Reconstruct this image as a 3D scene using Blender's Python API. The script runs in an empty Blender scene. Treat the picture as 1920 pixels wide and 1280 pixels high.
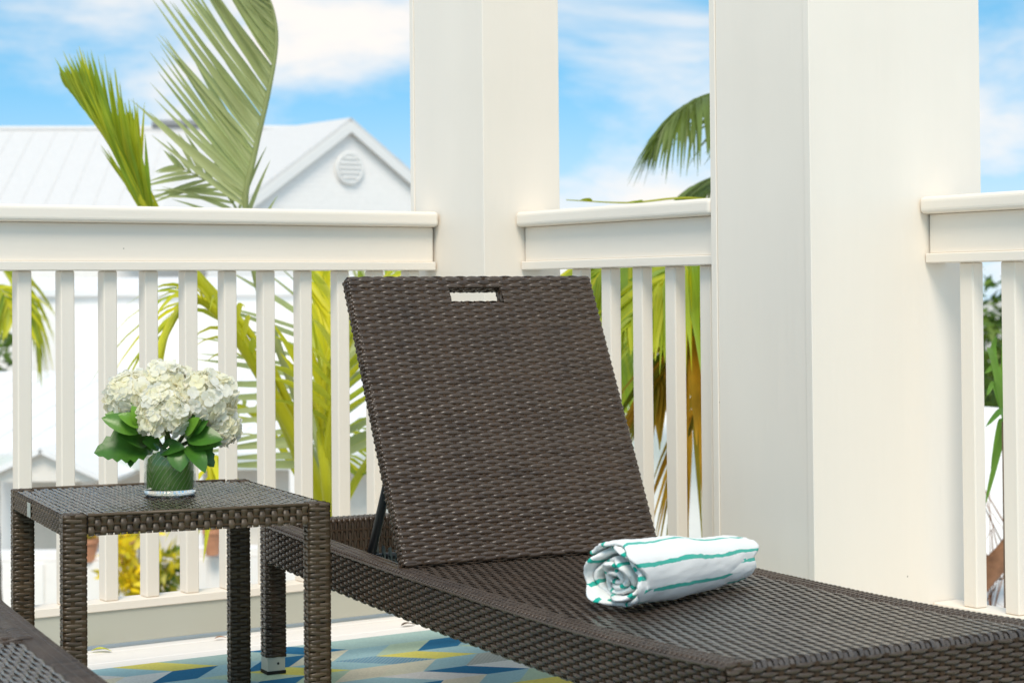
import bpy, bmesh, math, random
import numpy as np
from mathutils import Vector, Matrix
R_ = math.radians
rng = np.random.default_rng(7)
random.seed(7)
scene = bpy.context.scene
COL = scene.collection

# ------------------------------------------------------------------ camera
FPX, PITCH, ROLL, CY, HC, TH = 3587.6, .0185, -.0085, 485.41, .8475, .5751
RV = np.array([math.cos(TH), -math.sin(TH), 0.]); WV = np.array([math.sin(TH), math.cos(TH), 0.]); UV_ = np.array([0, 0, 1.])
CAM = np.array([0, 0, HC])
cd = bpy.data.cameras.new('camera'); cam = bpy.data.objects.new('camera', cd); COL.objects.link(cam); scene.camera = cam
cd.sensor_width = 36; cd.lens = FPX / 1920 * 36; cd.shift_y = -(640 - CY) / 1920
cd.clip_start = .05; cd.clip_end = 3000
fw = WV * math.cos(PITCH) + UV_ * math.sin(PITCH); up0 = -WV * math.sin(PITCH) + UV_ * math.cos(PITCH)
cr, sr = math.cos(ROLL), math.sin(ROLL)
xr = RV * cr + up0 * sr; yu = up0 * cr - RV * sr
cam.matrix_world = Matrix(((xr[0], yu[0], -fw[0], 0), (xr[1], yu[1], -fw[1], 0), (xr[2], yu[2], -fw[2], HC), (0, 0, 0, 1)))
cd.dof.use_dof = True; cd.dof.focus_distance = 3.95; cd.dof.aperture_fstop = 6.8

def at(x, y, D):
    """world point seen at photo pixel (x, y), D metres in front of the camera"""
    u, v = x - 960, y - CY
    u2 = u * math.cos(ROLL) + v * math.sin(ROLL); v2 = -u * math.sin(ROLL) + v * math.cos(ROLL)
    a, b, c = u2 / FPX, 1., -v2 / FPX
    yy = b * math.cos(PITCH) - c * math.sin(PITCH); z = b * math.sin(PITCH) + c * math.cos(PITCH)
    return CAM + (RV * a + WV * yy + UV_ * z) * D

# ------------------------------------------------------------------ sky, sun, exposure
SUN_EL, SUN_AZ = 52., 232.          # azimuth of the sun in degrees, counted from +X towards +Y
world = bpy.data.worlds.new('World'); scene.world = world; world.use_nodes = True
wn, wl = world.node_tree.nodes, world.node_tree.links
wn.clear()
def N(nodes, t, **kw):
    n = nodes.new(t)
    for k, v in kw.items():
        if k.startswith('i_'): n.inputs[k[2:].replace('_', ' ')].default_value = v
        elif k.startswith('n_'): n.inputs[int(k[2:])].default_value = v
        else: setattr(n, k, v)
    return n
wo = N(wn, 'ShaderNodeOutputWorld'); bg = N(wn, 'ShaderNodeBackground'); bg.inputs[1].default_value = .12
sky = N(wn, 'ShaderNodeTexSky', sky_type='NISHITA', sun_disc=False)
sky.sun_elevation = R_(SUN_EL); sky.sun_rotation = R_(90 - SUN_AZ); sky.air_density = 1.0; sky.dust_density = .2; sky.ozone_density = 2.
tc = N(wn, 'ShaderNodeTexCoord')
lift = N(wn, 'ShaderNodeVectorMath', operation='ADD'); lift.inputs[1].default_value = (0, 0, .32)
wl.new(tc.outputs['Generated'], lift.inputs[0]); wl.new(lift.outputs[0], sky.inputs[0])
tint = N(wn, 'ShaderNodeMixRGB', blend_type='MULTIPLY'); tint.inputs[0].default_value = 1; tint.inputs[2].default_value = (1.25, 2.12, 1.9, 1)
wl.new(sky.outputs[0], tint.inputs[1])
mp = N(wn, 'ShaderNodeMapping'); mp.inputs['Scale'].default_value = (1, 1, 2.6); mp.inputs['Location'].default_value = (.35, .1, .3)
wl.new(tc.outputs['Generated'], mp.inputs[0])
n1 = N(wn, 'ShaderNodeTexNoise', i_Scale=4.2, i_Detail=7, i_Roughness=.56); n1.inputs['Distortion'].default_value = .3
wl.new(mp.outputs[0], n1.inputs['Vector'])
rp = N(wn, 'ShaderNodeValToRGB'); rp.color_ramp.elements[0].position = .40; rp.color_ramp.elements[1].position = .66
rp.color_ramp.interpolation = 'EASE'
wl.new(n1.outputs[0], rp.inputs[0])
mx = N(wn, 'ShaderNodeMixRGB'); sz_ = N(wn, 'ShaderNodeSeparateXYZ'); wl.new(tc.outputs['Generated'], sz_.inputs[0])
hz1 = N(wn, 'ShaderNodeMapRange', interpolation_type='SMOOTHSTEP'); wl.new(sz_.outputs[2], hz1.inputs[0]); hz1.inputs[1].default_value = .0; hz1.inputs[2].default_value = .13; hz1.inputs[3].default_value = .55; hz1.inputs[4].default_value = 0.
hz2 = N(wn, 'ShaderNodeMath', operation='MAXIMUM'); wl.new(rp.outputs[0], hz2.inputs[0]); wl.new(hz1.outputs[0], hz2.inputs[1])   # thin haze low over the horizon
wl.new(hz2.outputs[0], mx.inputs[0]); wl.new(tint.outputs[0], mx.inputs[1]); mx.inputs[2].default_value = (7.3, 6.95, 6.6, 1)
wl.new(mx.outputs[0], bg.inputs[0]); wl.new(bg.outputs[0], wo.inputs[0])
sd = bpy.data.lights.new('sun', 'SUN'); sun = bpy.data.objects.new('sun', sd); COL.objects.link(sun)
sd.energy = 2.4; sd.angle = R_(24); sd.color = (1, .90, .775)
sdir = Vector((math.cos(R_(SUN_EL)) * math.cos(R_(SUN_AZ)), math.cos(R_(SUN_EL)) * math.sin(R_(SUN_AZ)), math.sin(R_(SUN_EL))))
sun.rotation_euler = sdir.to_track_quat('Z', 'Y').to_euler()
scene.view_settings.view_transform = 'Standard'; scene.view_settings.look = 'None'
scene.view_settings.exposure = .25; scene.view_settings.gamma = 1; scene.view_settings.use_curve_mapping = False
scene.render.engine = 'CYCLES'
scene.cycles.use_denoising = True
scene.cycles.max_bounces = 10; scene.cycles.transparent_max_bounces = 12; scene.cycles.transmission_bounces = 8
scene.cycles.caustics_refractive = False; scene.cycles.caustics_reflective = False

# ------------------------------------------------------------------ materials
MATS = {}
def mat(name, col, rough=.5, spec=.5, var=.0, vscale=8, bump=.0, bscale=60, stretch=(1, 1, 1), trans=0., tone=None, coat=0, metal=0., detail=3, specks=False, dull=False):
    m = bpy.data.materials.new(name); m.use_nodes = True; n, l = m.node_tree.nodes, m.node_tree.links
    p = n['Principled BSDF']; p.inputs['Roughness'].default_value = rough; p.inputs['Specular IOR Level'].default_value = spec
    p.inputs['Metallic'].default_value = metal; p.inputs['Coat Weight'].default_value = coat
    c = (*col, 1); p.inputs['Base Color'].default_value = c
    t = N(n, 'ShaderNodeTexCoord'); mpn = N(n, 'ShaderNodeMapping'); mpn.inputs['Scale'].default_value = stretch; l.new(t.outputs['Object'], mpn.inputs[0])
    src = None
    if var:
        no = N(n, 'ShaderNodeTexNoise', i_Scale=vscale, i_Detail=4); l.new(mpn.outputs[0], no.inputs['Vector'])
        r = N(n, 'ShaderNodeMapRange'); r.inputs[1].default_value = .3; r.inputs[2].default_value = .7; r.inputs[3].default_value = 1 - var; r.inputs[4].default_value = 1 + var
        l.new(no.outputs[0], r.inputs[0])
        x = N(n, 'ShaderNodeMixRGB', blend_type='MULTIPLY'); x.inputs[0].default_value = 1; x.inputs[1].default_value = c; l.new(r.outputs[0], x.inputs[2]); src = x.outputs[0]
    if tone:   # vertex attribute 'tone' 0..1 mixes towards another colour
        at_ = N(n, 'ShaderNodeAttribute', attribute_name='tone')
        x = N(n, 'ShaderNodeMixRGB'); l.new(at_.outputs['Fac'], x.inputs[0]); x.inputs[2].default_value = (*tone, 1)
        if src: l.new(src, x.inputs[1])
        else: x.inputs[1].default_value = c
        src = x.outputs[0]
        if dull:       # the stakes under the strands are unpolished
            gt = N(n, 'ShaderNodeMath', operation='LESS_THAN'); l.new(at_.outputs['Fac'], gt.inputs[0]); gt.inputs[1].default_value = -.5
            mr = N(n, 'ShaderNodeMapRange'); l.new(gt.outputs[0], mr.inputs[0]); mr.inputs[3].default_value = rough; mr.inputs[4].default_value = .75; l.new(mr.outputs[0], p.inputs['Roughness'])
            ms_ = N(n, 'ShaderNodeMapRange'); l.new(gt.outputs[0], ms_.inputs[0]); ms_.inputs[3].default_value = spec; ms_.inputs[4].default_value = .2; l.new(ms_.outputs[0], p.inputs['Specular IOR Level'])
            cl_ = N(n, 'ShaderNodeClamp'); l.new(at_.outputs['Fac'], cl_.inputs[0]); l.new(cl_.outputs[0], x.inputs[0])
    if specks:
        vo = N(n, 'ShaderNodeTexVoronoi', i_Scale=11.); l.new(t.outputs['Object'], vo.inputs['Vector'])
        sc = N(n, 'ShaderNodeSeparateColor'); l.new(vo.outputs['Color'], sc.inputs[0])
        a1 = N(n, 'ShaderNodeMath', operation='LESS_THAN'); l.new(vo.outputs['Distance'], a1.inputs[0]); a1.inputs[1].default_value = .022
        a2 = N(n, 'ShaderNodeMath', operation='LESS_THAN'); l.new(sc.outputs[0], a2.inputs[0]); a2.inputs[1].default_value = .5
        a3 = N(n, 'ShaderNodeMath', operation='MULTIPLY'); l.new(a1.outputs[0], a3.inputs[0]); l.new(a2.outputs[0], a3.inputs[1])
        g1 = N(n, 'ShaderNodeTexNoise', i_Scale=1.7, i_Detail=5.); l.new(t.outputs['Object'], g1.inputs['Vector'])
        g2 = N(n, 'ShaderNodeMapRange'); l.new(g1.outputs[0], g2.inputs[0]); g2.inputs[1].default_value = .5; g2.inputs[2].default_value = .8; g2.inputs[3].default_value = 0; g2.inputs[4].default_value = .22
        x = N(n, 'ShaderNodeMixRGB'); l.new(g2.outputs[0], x.inputs[0]); l.new(src, x.inputs[1]); x.inputs[2].default_value = (.62, .56, .46, 1)
        x2 = N(n, 'ShaderNodeMixRGB'); l.new(a3.outputs[0], x2.inputs[0]); l.new(x.outputs[0], x2.inputs[1]); x2.inputs[2].default_value = (.36, .32, .26, 1); src = x2.outputs[0]
    if src: l.new(src, p.inputs['Base Color'])
    if bump:
        no = N(n, 'ShaderNodeTexNoise', i_Scale=bscale, i_Detail=detail); l.new(mpn.outputs[0], no.inputs['Vector'])
        b = N(n, 'ShaderNodeBump'); b.inputs['Strength'].default_value = bump; b.inputs['Distance'].default_value = .002; l.new(no.outputs[0], b.inputs['Height']); l.new(b.outputs[0], p.inputs['Normal'])
    if trans:
        tr = N(n, 'ShaderNodeBsdfTranslucent'); ms = N(n, 'ShaderNodeMixShader'); ms.inputs[0].default_value = trans
        if src: l.new(src, tr.inputs[0])
        else: tr.inputs[0].default_value = c
        l.new(p.outputs[0], ms.inputs[1]); l.new(tr.outputs[0], ms.inputs[2]); l.new(ms.outputs[0], n['Material Output'].inputs[0])
    MATS[name] = m
    return m
PAINT = mat('white_paint', (.835, .757, .655), .42, .4, var=.025, vscale=5, bump=.38, bscale=48, stretch=(.12, 1, 1), specks=True)
PAINTV = mat('white_paint_upright', (.835, .757, .655), .42, .4, var=.025, vscale=4, bump=.38, bscale=48, stretch=(1, 1, .1), specks=True)
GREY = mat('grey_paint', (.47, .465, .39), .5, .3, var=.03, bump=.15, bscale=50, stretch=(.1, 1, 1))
BOARD = mat('deck_paint', (.86, .83, .80), .5, .3, var=.06, vscale=9, bump=.35, bscale=40, stretch=(.08, 1, 1))
WICK = mat('dark_wicker', (.046, .027, .015), .27, .56, dull=True, var=.30, vscale=14, bump=.10, bscale=500, stretch=(1, 1, 1), tone=(.074, .050, .033))
WICK2 = mat('brown_wicker', (.046, .028, .013), .38, .45, dull=True, var=.30, vscale=14, bump=.10, bscale=500, tone=(.090, .058, .029))
ALU = mat('dark_frame_and_backing', (.018, .014, .012), .5, .4)
BLACK = mat('black_steel', (.012, .013, .014), .35, .5)
RACK = mat('grey_steel', (.10, .13, .13), .45, .5, metal=.3)
CAPM = mat('grey_plastic', (.52, .52, .46), .45, .4, var=.05)
RUBBER = mat('black_rubber', (.012, .011, .01), .6, .3)
WICKT = mat('sheen_wicker', (.050, .034, .024), .2, .85, dull=True, var=.3, vscale=14, tone=(.085, .066, .052))  # same wicker for seat and table top, sheen put into colour and gloss
TAGM = mat('tag_plate', (.33, .36, .32), .4, .5)

# ------------------------------------------------------------------ mesh helpers
class W:
    """collects quad grids; builds one mesh object"""
    def __init__(s): s.v = []; s.q = []; s.t = []; s.uv = []; s.n = 0
    def grid(s, G, tone=0., close_u=False, uv=None):
        G = np.asarray(G, float); a, b = G.shape[:2]
        idx = np.arange(a * b).reshape(a, b) + s.n
        if close_u: idx = np.vstack([idx, idx[:1]])
        q = np.stack([idx[:-1, :-1], idx[1:, :-1], idx[1:, 1:], idx[:-1, 1:]], -1).reshape(-1, 4)
        s.v.append(G.reshape(-1, 3)); s.q.append(q)
        s.t.append(np.full(a * b, tone) if np.isscalar(tone) else np.asarray(tone).reshape(-1))
        s.uv.append(np.zeros((a * b, 2)) if uv is None else np.asarray(uv).reshape(-1, 2))
        s.n += a * b
    def box(s, lo, hi, tone=0.):
        x0, y0, z0 = lo; x1, y1, z1 = hi
        V = np.array([(x0, y0, z0), (x1, y0, z0), (x1, y1, z0), (x0, y1, z0), (x0, y0, z1), (x1, y0, z1), (x1, y1, z1), (x0, y1, z1)], float)
        s.quads(V, [(0, 3, 2, 1), (4, 5, 6, 7), (0, 1, 5, 4), (1, 2, 6, 5), (2, 3, 7, 6), (3, 0, 4, 7)], tone)
    def quads(s, V, Q, tone=0.):
        V = np.asarray(V, float); s.v.append(V); s.q.append(np.asarray(Q) + s.n); s.t.append(np.full(len(V), tone)); s.uv.append(np.zeros((len(V), 2))); s.n += len(V)
    def tube(s, P, r, k=8, tone=0., cap=True):
        P = np.asarray(P, float); n = len(P); r = np.broadcast_to(np.asarray(r, float), (n,))
        T = np.gradient(P, axis=0); T /= np.linalg.norm(T, axis=1)[:, None] + 1e-12
        ref = np.array([0, 0, 1.]) if abs(T[0, 2]) < .9 else np.array([1., 0, 0])
        A = np.cross(T, ref); A /= np.linalg.norm(A, axis=1)[:, None] + 1e-12; B = np.cross(T, A)
        ang = np.linspace(0, 2 * np.pi, k, endpoint=False)
        G = P[None] + r[None, :, None] * (np.cos(ang)[:, None, None] * A[None] + np.sin(ang)[:, None, None] * B[None])
        if cap:
            G = np.concatenate([np.repeat(P[None, :1], k, 0), G, np.repeat(P[None, -1:], k, 0)], 1)
        s.grid(G, tone, close_u=True)
    def mesh(s, name, m, smooth=True):
        V = np.vstack(s.v); Q = np.vstack(s.q)
        me = bpy.data.meshes.new(name)
        me.vertices.add(len(V)); me.vertices.foreach_set('co', V.ravel())
        me.loops.add(Q.size); me.loops.foreach_set('vertex_index', Q.ravel().astype(np.int32))
        me.polygons.add(len(Q)); me.polygons.foreach_set('loop_start', np.arange(0, Q.size, 4, dtype=np.int32))
        a = me.attributes.new('tone', 'FLOAT', 'POINT'); a.data.foreach_set('value', np.concatenate(s.t).astype(np.float32))
        u = me.uv_layers.new(name='UVMap'); u.data.foreach_set('uv', np.vstack(s.uv)[Q.ravel()].ravel().astype(np.float32))
        me.polygons.foreach_set('use_smooth', np.full(len(Q), smooth))
        me.update(calc_edges=True); me.validate()
        me.materials.append(m)
        return me
    def obj(s, name, m, parent=None, smooth=True, stuff=False):
        return link(name, s.mesh(name, m, smooth), parent, stuff)
def link(name, me, parent=None, stuff=False):
    o = bpy.data.objects.new(name, me); COL.objects.link(o)
    if parent: o.parent = parent
    if stuff: o['kind'] = 'stuff'
    return o
def bevel_box(name, lo, hi, m, r=.003, seg=2, parent=None):
    lo, hi = Vector(lo), Vector(hi); bm = bmesh.new(); bmesh.ops.create_cube(bm, size=1)
    for v in bm.verts: v.co = Vector([(lo[i] + hi[i]) / 2 + v.co[i] * (hi[i] - lo[i]) for i in range(3)])
    if r: bmesh.ops.bevel(bm, geom=bm.edges[:], offset=r, segments=seg, affect='EDGES', profile=.5)
    me = bpy.data.meshes.new(name); bm.to_mesh(me); bm.free(); me.materials.append(m)
    for p in me.polygons: p.use_smooth = False
    return link(name, me, parent)
def thing(name, label, cat, loc=(0, 0, 0), rz=0, group=None):
    o = bpy.data.objects.new(name, None); COL.objects.link(o); o.location = loc; o.rotation_euler = (0, 0, rz)
    o['label'] = label; o['category'] = cat
    if group: o['group'] = group
    return o
def tag(o, label, cat, group=None):
    o['label'] = label; o['category'] = cat
    if group: o['group'] = group
    return o
def struct(o): o['kind'] = 'structure'; return o
def catmull(P, n):
    P = np.asarray(P, float); P = np.vstack([2 * P[0] - P[1], P, 2 * P[-1] - P[-2]]); out = []
    m = len(P) - 3
    for t in np.linspace(0, m - 1e-9, n):
        i = int(t); f = t - i; a, b, c, d = P[i:i + 4]
        out.append(.5 * (2 * b + (c - a) * f + (2 * a - 5 * b + 4 * c - d) * f * f + (3 * b - a - 3 * c + d) * f ** 3))
    return np.array(out)

def weave(w, frame, Lu, Lv, pu, pv, amp, sp=6, stake=.36, cut=None, jit=.05, crown=.0012, v0=0., tonev=1., wfac=.97, stakes=True, sdrop=.0004, pw=.8):
    """plain weave on a surface: strands run along u, stakes along v. frame(u, v) -> points, normals"""
    e = 1e-4
    def ribbon(u, v, h, du, dv, half, cr):
        P, Nn = frame(u, v); P2, _ = frame(u + du * e, v + dv * e)
        S = P2 - P; S /= np.linalg.norm(S, axis=1)[:, None] + 1e-12
        C = P + Nn * h[:, None]; half = np.broadcast_to(half, u.shape)[:, None]
        return np.stack([C - S * half - Nn * cr * .9, C - S * half * .6 + Nn * cr * .6, C + S * half * .6 + Nn * cr * .6, C + S * half - Nn * cr * .9], 1)
    ns = int(round(Lv / pv)); pv = Lv / ns; nk = max(1, int(round(Lu / pu))); pu = Lu / nk
    for j in range(ns):
        n = nk * sp + 1; u = np.linspace(0, Lu, n); v = np.full(n, v0 + (j + .5) * pv + rng.normal(0, jit * pv * .5))
        sp_u = np.interp(u, np.linspace(0, Lu, nk + 1), rng.normal(0, jit * pv, nk + 1))
        c_ = np.cos(np.pi * (u / pu - .5) + np.pi * j)
        h = amp * np.sign(c_) * np.abs(c_) ** pw * (1 + rng.normal(0, .08))
        half = .5 * pv * wfac * (.93 + .09 * (c_ > 0) * np.abs(c_))
        t = np.clip(rng.normal(.4, .25), 0, 1) * tonev
        segs = [slice(0, n)]
        if cut and cut[2] < v[0] < cut[3]:
            a = np.searchsorted(u, cut[0]); b = np.searchsorted(u, cut[1]); segs = [slice(0, a), slice(b, n)]
        for sg in segs:
            if sg.stop - sg.start > 1:
                w.grid(ribbon(u[sg], (v + sp_u)[sg], h[sg], 0, 1, half[sg], crown), t)
    if not stakes: return
    for k in range(nk):
        n = ns * 2 + 1; v = np.linspace(0, Lv, n); u = np.full(n, (k + .5) * pu)
        h = -amp * .2 * np.cos(np.pi * (v / pv - .5) + np.pi * k) - sdrop
        t = -1.
        segs = [slice(0, n)]
        if cut and cut[0] < u[0] < cut[1]:
            a = np.searchsorted(v + v0, cut[2]); b = np.searchsorted(v + v0, cut[3]); segs = [slice(0, a), slice(b, n)]
        for sg in segs:
            if sg.stop - sg.start > 1:
                w.grid(ribbon(u[sg], (v + v0)[sg], h[sg], 1, 0, np.full(sg.stop - sg.start, pu * stake * .5), crown), t)

def planar(o, eu, ev, nn):
    o, eu, ev, nn = [np.asarray(x, float) for x in (o, eu, ev, nn)]
    def f(u, v):
        return o + u[:, None] * eu + v[:, None] * ev, np.broadcast_to(nn, (len(u), 3))
    return f
def arc_profile(pts, r):
    """polyline pts (2D) with rounded corners r -> function s -> (p, n) with n to the left of travel"""
    pts = [np.array(p, float) for p in pts]; out = [pts[0]]
    for a, b, c in zip(pts[:-2], pts[1:-1], pts[2:]):
        d1 = (a - b) / np.linalg.norm(a - b); d2 = (c - b) / np.linalg.norm(c - b)
        for t in np.linspace(0, 1, 7):
            p0, p1 = b + d1 * r, b + d2 * r
            out.append((1 - t) ** 2 * p0 + 2 * t * (1 - t) * b + t * t * p1)
    out.append(pts[-1]); out = np.array(out)
    out = out[np.concatenate([[True], np.linalg.norm(np.diff(out, axis=0), axis=1) > 1e-6])]
    L = np.concatenate([[0], np.cumsum(np.linalg.norm(np.diff(out, axis=0), axis=1))])
    tn = np.gradient(out, axis=0); tn /= np.linalg.norm(tn, axis=1)[:, None]; nm = np.stack([-tn[:, 1], tn[:, 0]], 1)
    def f(s):
        return np.stack([np.interp(s, L, out[:, i]) for i in (0, 1)], 1), np.stack([np.interp(s, L, nm[:, i]) for i in (0, 1)], 1)
    return f, L[-1]

# ------------------------------------------------------------------ ground and deck
GZ = -3.3
w = W(); w.grid([[(-400, -200, GZ), (-400, 600, GZ)], [(600, -200, GZ), (600, 600, GZ)]])
m_ground = mat('pale_sand_yard', (.52, .49, .43), .9, .2, var=.18, vscale=.35)
struct(w.obj('ground', m_ground))
YL, XF, XN = 4.4304, 2.748, 3.062           # inner faces of the three railings
deck = struct(thing('deck', '', '')); del deck['label']; del deck['category']
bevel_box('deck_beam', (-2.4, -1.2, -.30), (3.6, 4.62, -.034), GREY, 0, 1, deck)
y = 4.66; k = 0
bw = .128
while y > -1.2:
    b = bevel_box('board', (-2.4 + rng.normal(0, .004), y - bw, -.03), (3.6, y - .008, rng.normal(-.0015, .0006)), BOARD, .005, 2, deck); y -= bw; k += 1

# ------------------------------------------------------------------ columns
def column(x0, x1, y0, y1, label):
    c = thing('porch_column', label, 'column', ((x0 + x1) / 2, (y0 + y1) / 2, 0), 0, 'white boxed porch columns')
    hx, hy, t = (x1 - x0) / 2, (y1 - y0) / 2, .02; H = 3.3
    bevel_box('board', (-hx, -hy, .001), (hx, -hy + t, H), PAINTV, .0012, 1, c)
    bevel_box('board', (-hx, hy - t, .001), (hx, hy, H), PAINTV, .0012, 1, c)
    bevel_box('board', (-hx + .0025, -hy + t + .0012, .001), (-hx + .02, hy - t - .0012, H), PAINTV, .0006, 1, c)
    bevel_box('board', (hx - .02, -hy + t + .0012, .001), (hx - .0025, hy - t - .0012, H), PAINTV, .0006, 1, c)
    return c
column(2.624, 2.862, 4.18, 4.558, 'narrower white corner column behind the wicker backrest')
column(2.72, 3.23, 3.038, 3.372, 'broad white column right of the lounger, in front of the railing')

# ------------------------------------------------------------------ railings
# heights (m): cap 1.0294-1.07, face board .9362-1.03, lower trim .9134-.9362, bottom rail .0907-.112
def railing(name, label, length, k, bal, bsize, first):
    """built along local +x, inner face at local y = 0, outside towards +y; k scales heights about the eye"""
    hz = lambda z: HC + (z - HC) * k
    r = thing('balustrade', label, 'railing', group='white porch balustrades')
    A = dict(parent=r)
    bevel_box('cap_rail', (0, -.030, hz(1.0294)), (length, .075, hz(1.07)), PAINT, .011, 4, **A)
    bevel_box('face_board', (.003, 0, hz(.9363)), (length - .003, .045, hz(1.0294) - .0005), PAINT, .0015, 1, **A)
    bevel_box('lower_trim', (.001, -.012, hz(.9134)), (length - .001, .057, hz(.9361)), PAINT, .002, 1, **A)
    bevel_box('bottom_rail', (.001, .000, hz(.0907)), (length - .001, .07, hz(.1119)), PAINT, .002, 1, **A)
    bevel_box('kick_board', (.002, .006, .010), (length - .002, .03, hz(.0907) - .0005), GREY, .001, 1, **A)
    first_me = None
    for x in bal:
        if first_me is None:
            o = bevel_box('baluster', (0, 0, hz(.1119) + .0003), (bsize[0], bsize[1], hz(.9134) - .0003), PAINTV, .0025, 1, r); first_me = o.data
        else: o = link('baluster', first_me, r)
        o.location = (x + rng.normal(0, .0008), .012, 0); o.rotation_euler.z = rng.normal(0, .012)
    return r
X0 = -1.2
rl = railing('balustrade', 'long white balustrade behind the side table and flowers', 2.622 - X0, 1.0, [1.483 + .1065 * i - X0 for i in range(-25, 11) if 1.483 + .1065 * i > X0 + .02], (.034, .044), None)
rl.location = (X0, YL, 0)
# the two on the right run along -Y: local x -> -Y, local y -> +X
rf = railing('balustrade', 'short white balustrade between the corner column and the broad column', 4.178 - 3.374, .9616, [4.178 - y for y in (3.98, 3.853, 3.725, 3.596, 3.465)], (.040, .032), None)
rf.location = (XF, 4.178, 0); rf.rotation_euler.z = R_(-90)
rn = railing('balustrade', 'white balustrade at the right edge, attached to the broad column', 3.036 - .2, .9277, [3.036 - (2.957 - .116 * i) for i in range(0, 23)], (.040, .032), None)
rn.location = (XN, 3.036, 0); rn.rotation_euler.z = R_(-90)

# ------------------------------------------------------------------ rug
PAL = dict(t=(.40, .55, .51), l=(.36, .55, .58), b=(.035, .18, .33), y=(.78, .66, .16), c=(.74, .66, .50), g=(.48, .60, .44), p=(.78, .74, .69), h=(.10, .30, .44), s=(.42, .43, .38))
def rug():
    # strips 0.11 m wide along X, pieces sheared left and right in turn
    bands = {0: ('t', 't', 'b', 't', 't', 't'), 1: ('l', 'b', 'c', 'l', 'g', 'b', 'l'), 2: ('g', 'y', 'l', 'h', 'y', 'l', 'g'), 3: ('b', 'g', 'c', 'c', 'l', 's', 'g'), 4: ('y', 'g', 'l', 'p', 'b', 'p', 'g'), 5: ('h', 'c', 'b', 'c', 'l', 'g', 'y')}
    keys = list('tlbycgphls')
    P, F, C = [], [], []
    ys = [4.168] + [4.05 - .11 * i for i in range(0, 34)]
    offs = [0 if i % 2 else .095 for i in range(len(ys))]
    nx0, nx1 = -22, 8
    for j in range(len(ys) - 1):
        ya, yb = ys[j], ys[j + 1]
        oa = (.04 if j % 2 else -.06) if j else -.06; ob = -.06 if j % 2 else .04
        for i in range(nx0, nx1):
            xa = 2.113 + .112 * i; q = [(xa + oa, ya), (xa + .112 + oa, ya), (xa + .112 + ob, yb), (xa + ob, yb)]
            q = [(min(max(x, -.2), 2.72), y) for x, y in q]
            if abs(q[0][0] - q[1][0]) + abs(q[2][0] - q[3][0]) < .01: continue
            if j in bands and -3 <= i < 4: c = bands[j][i + 3] if i + 3 < len(bands[j]) else 't'
            else: c = random.choice(keys)
            b = len(P); P += [(x, y, .0068) for x, y in q]; F.append((b, b + 3, b + 2, b + 1)); C.append(c)
    # flat weave body
    me = bpy.data.meshes.new('rug'); me.from_pydata(P, [], F); me.update()
    ca = me.color_attributes.new('weave', 'FLOAT_COLOR', 'CORNER')
    for p, c in zip(me.polygons, C):
        v = rng.normal(1, .04)
        for li in p.loop_indices: ca.data[li].color = (*[min(.85, x * v * 1.15) for x in PAL[c]], .5 if c in 'hs' else 0.)
    m = bpy.data.materials.new('flat_woven_rug'); m.use_nodes = True; n, l = m.node_tree.nodes, m.node_tree.links; p = n['Principled BSDF']
    p.inputs['Roughness'].default_value = .95; p.inputs['Specular IOR Level'].default_value = .03
    a = N(n, 'ShaderNodeVertexColor', layer_name='weave'); t = N(n, 'ShaderNodeTexCoord')
    wv = N(n, 'ShaderNodeTexWave', i_Scale=38.); mpn = N(n, 'ShaderNodeMapping'); mpn.inputs['Rotation'].default_value = (0, 0, .75)
    l.new(t.outputs['Object'], mpn.inputs[0]); l.new(mpn.outputs[0], wv.inputs['Vector'])
    r = N(n, 'ShaderNodeMath', operation='MULTIPLY'); l.new(wv.outputs['Fac'], r.inputs[0]); l.new(a.outputs['Alpha'], r.inputs[1])
    x = N(n, 'ShaderNodeMixRGB'); l.new(r.outputs[0], x.inputs[0]); l.new(a.outputs['Color'], x.inputs[1]); x.inputs[2].default_value = (.66, .66, .6, 1)
    no = N(n, 'ShaderNodeTexNoise', i_Scale=220., i_Detail=2.); l.new(t.outputs['Object'], no.inputs['Vector'])
    y = N(n, 'ShaderNodeMixRGB', blend_type='MULTIPLY'); y.inputs[0].default_value = .35; l.new(x.outputs[0], y.inputs[1]); l.new(no.outputs[0], y.inputs[2])
    l.new(y.outputs[0], p.inputs['Base Color'])
    bp = N(n, 'ShaderNodeBump'); bp.inputs['Strength'].default_value = .4; bp.inputs['Distance'].default_value = .001; l.new(no.outputs[0], bp.inputs['Height']); l.new(bp.outputs[0], p.inputs['Normal'])
    me.materials.append(m)
    o = thing('rug', 'flat woven rug of teal, blue, yellow and cream slanted blocks', 'rug')
    link('woven_pattern', me, o)
    bevel_box('hem', (-.203, .31, .0005), (2.723, 4.171, .0056), mat('rug_hem', (.36, .47, .42), .9, .1), .002, 1, o)
rug()

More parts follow.
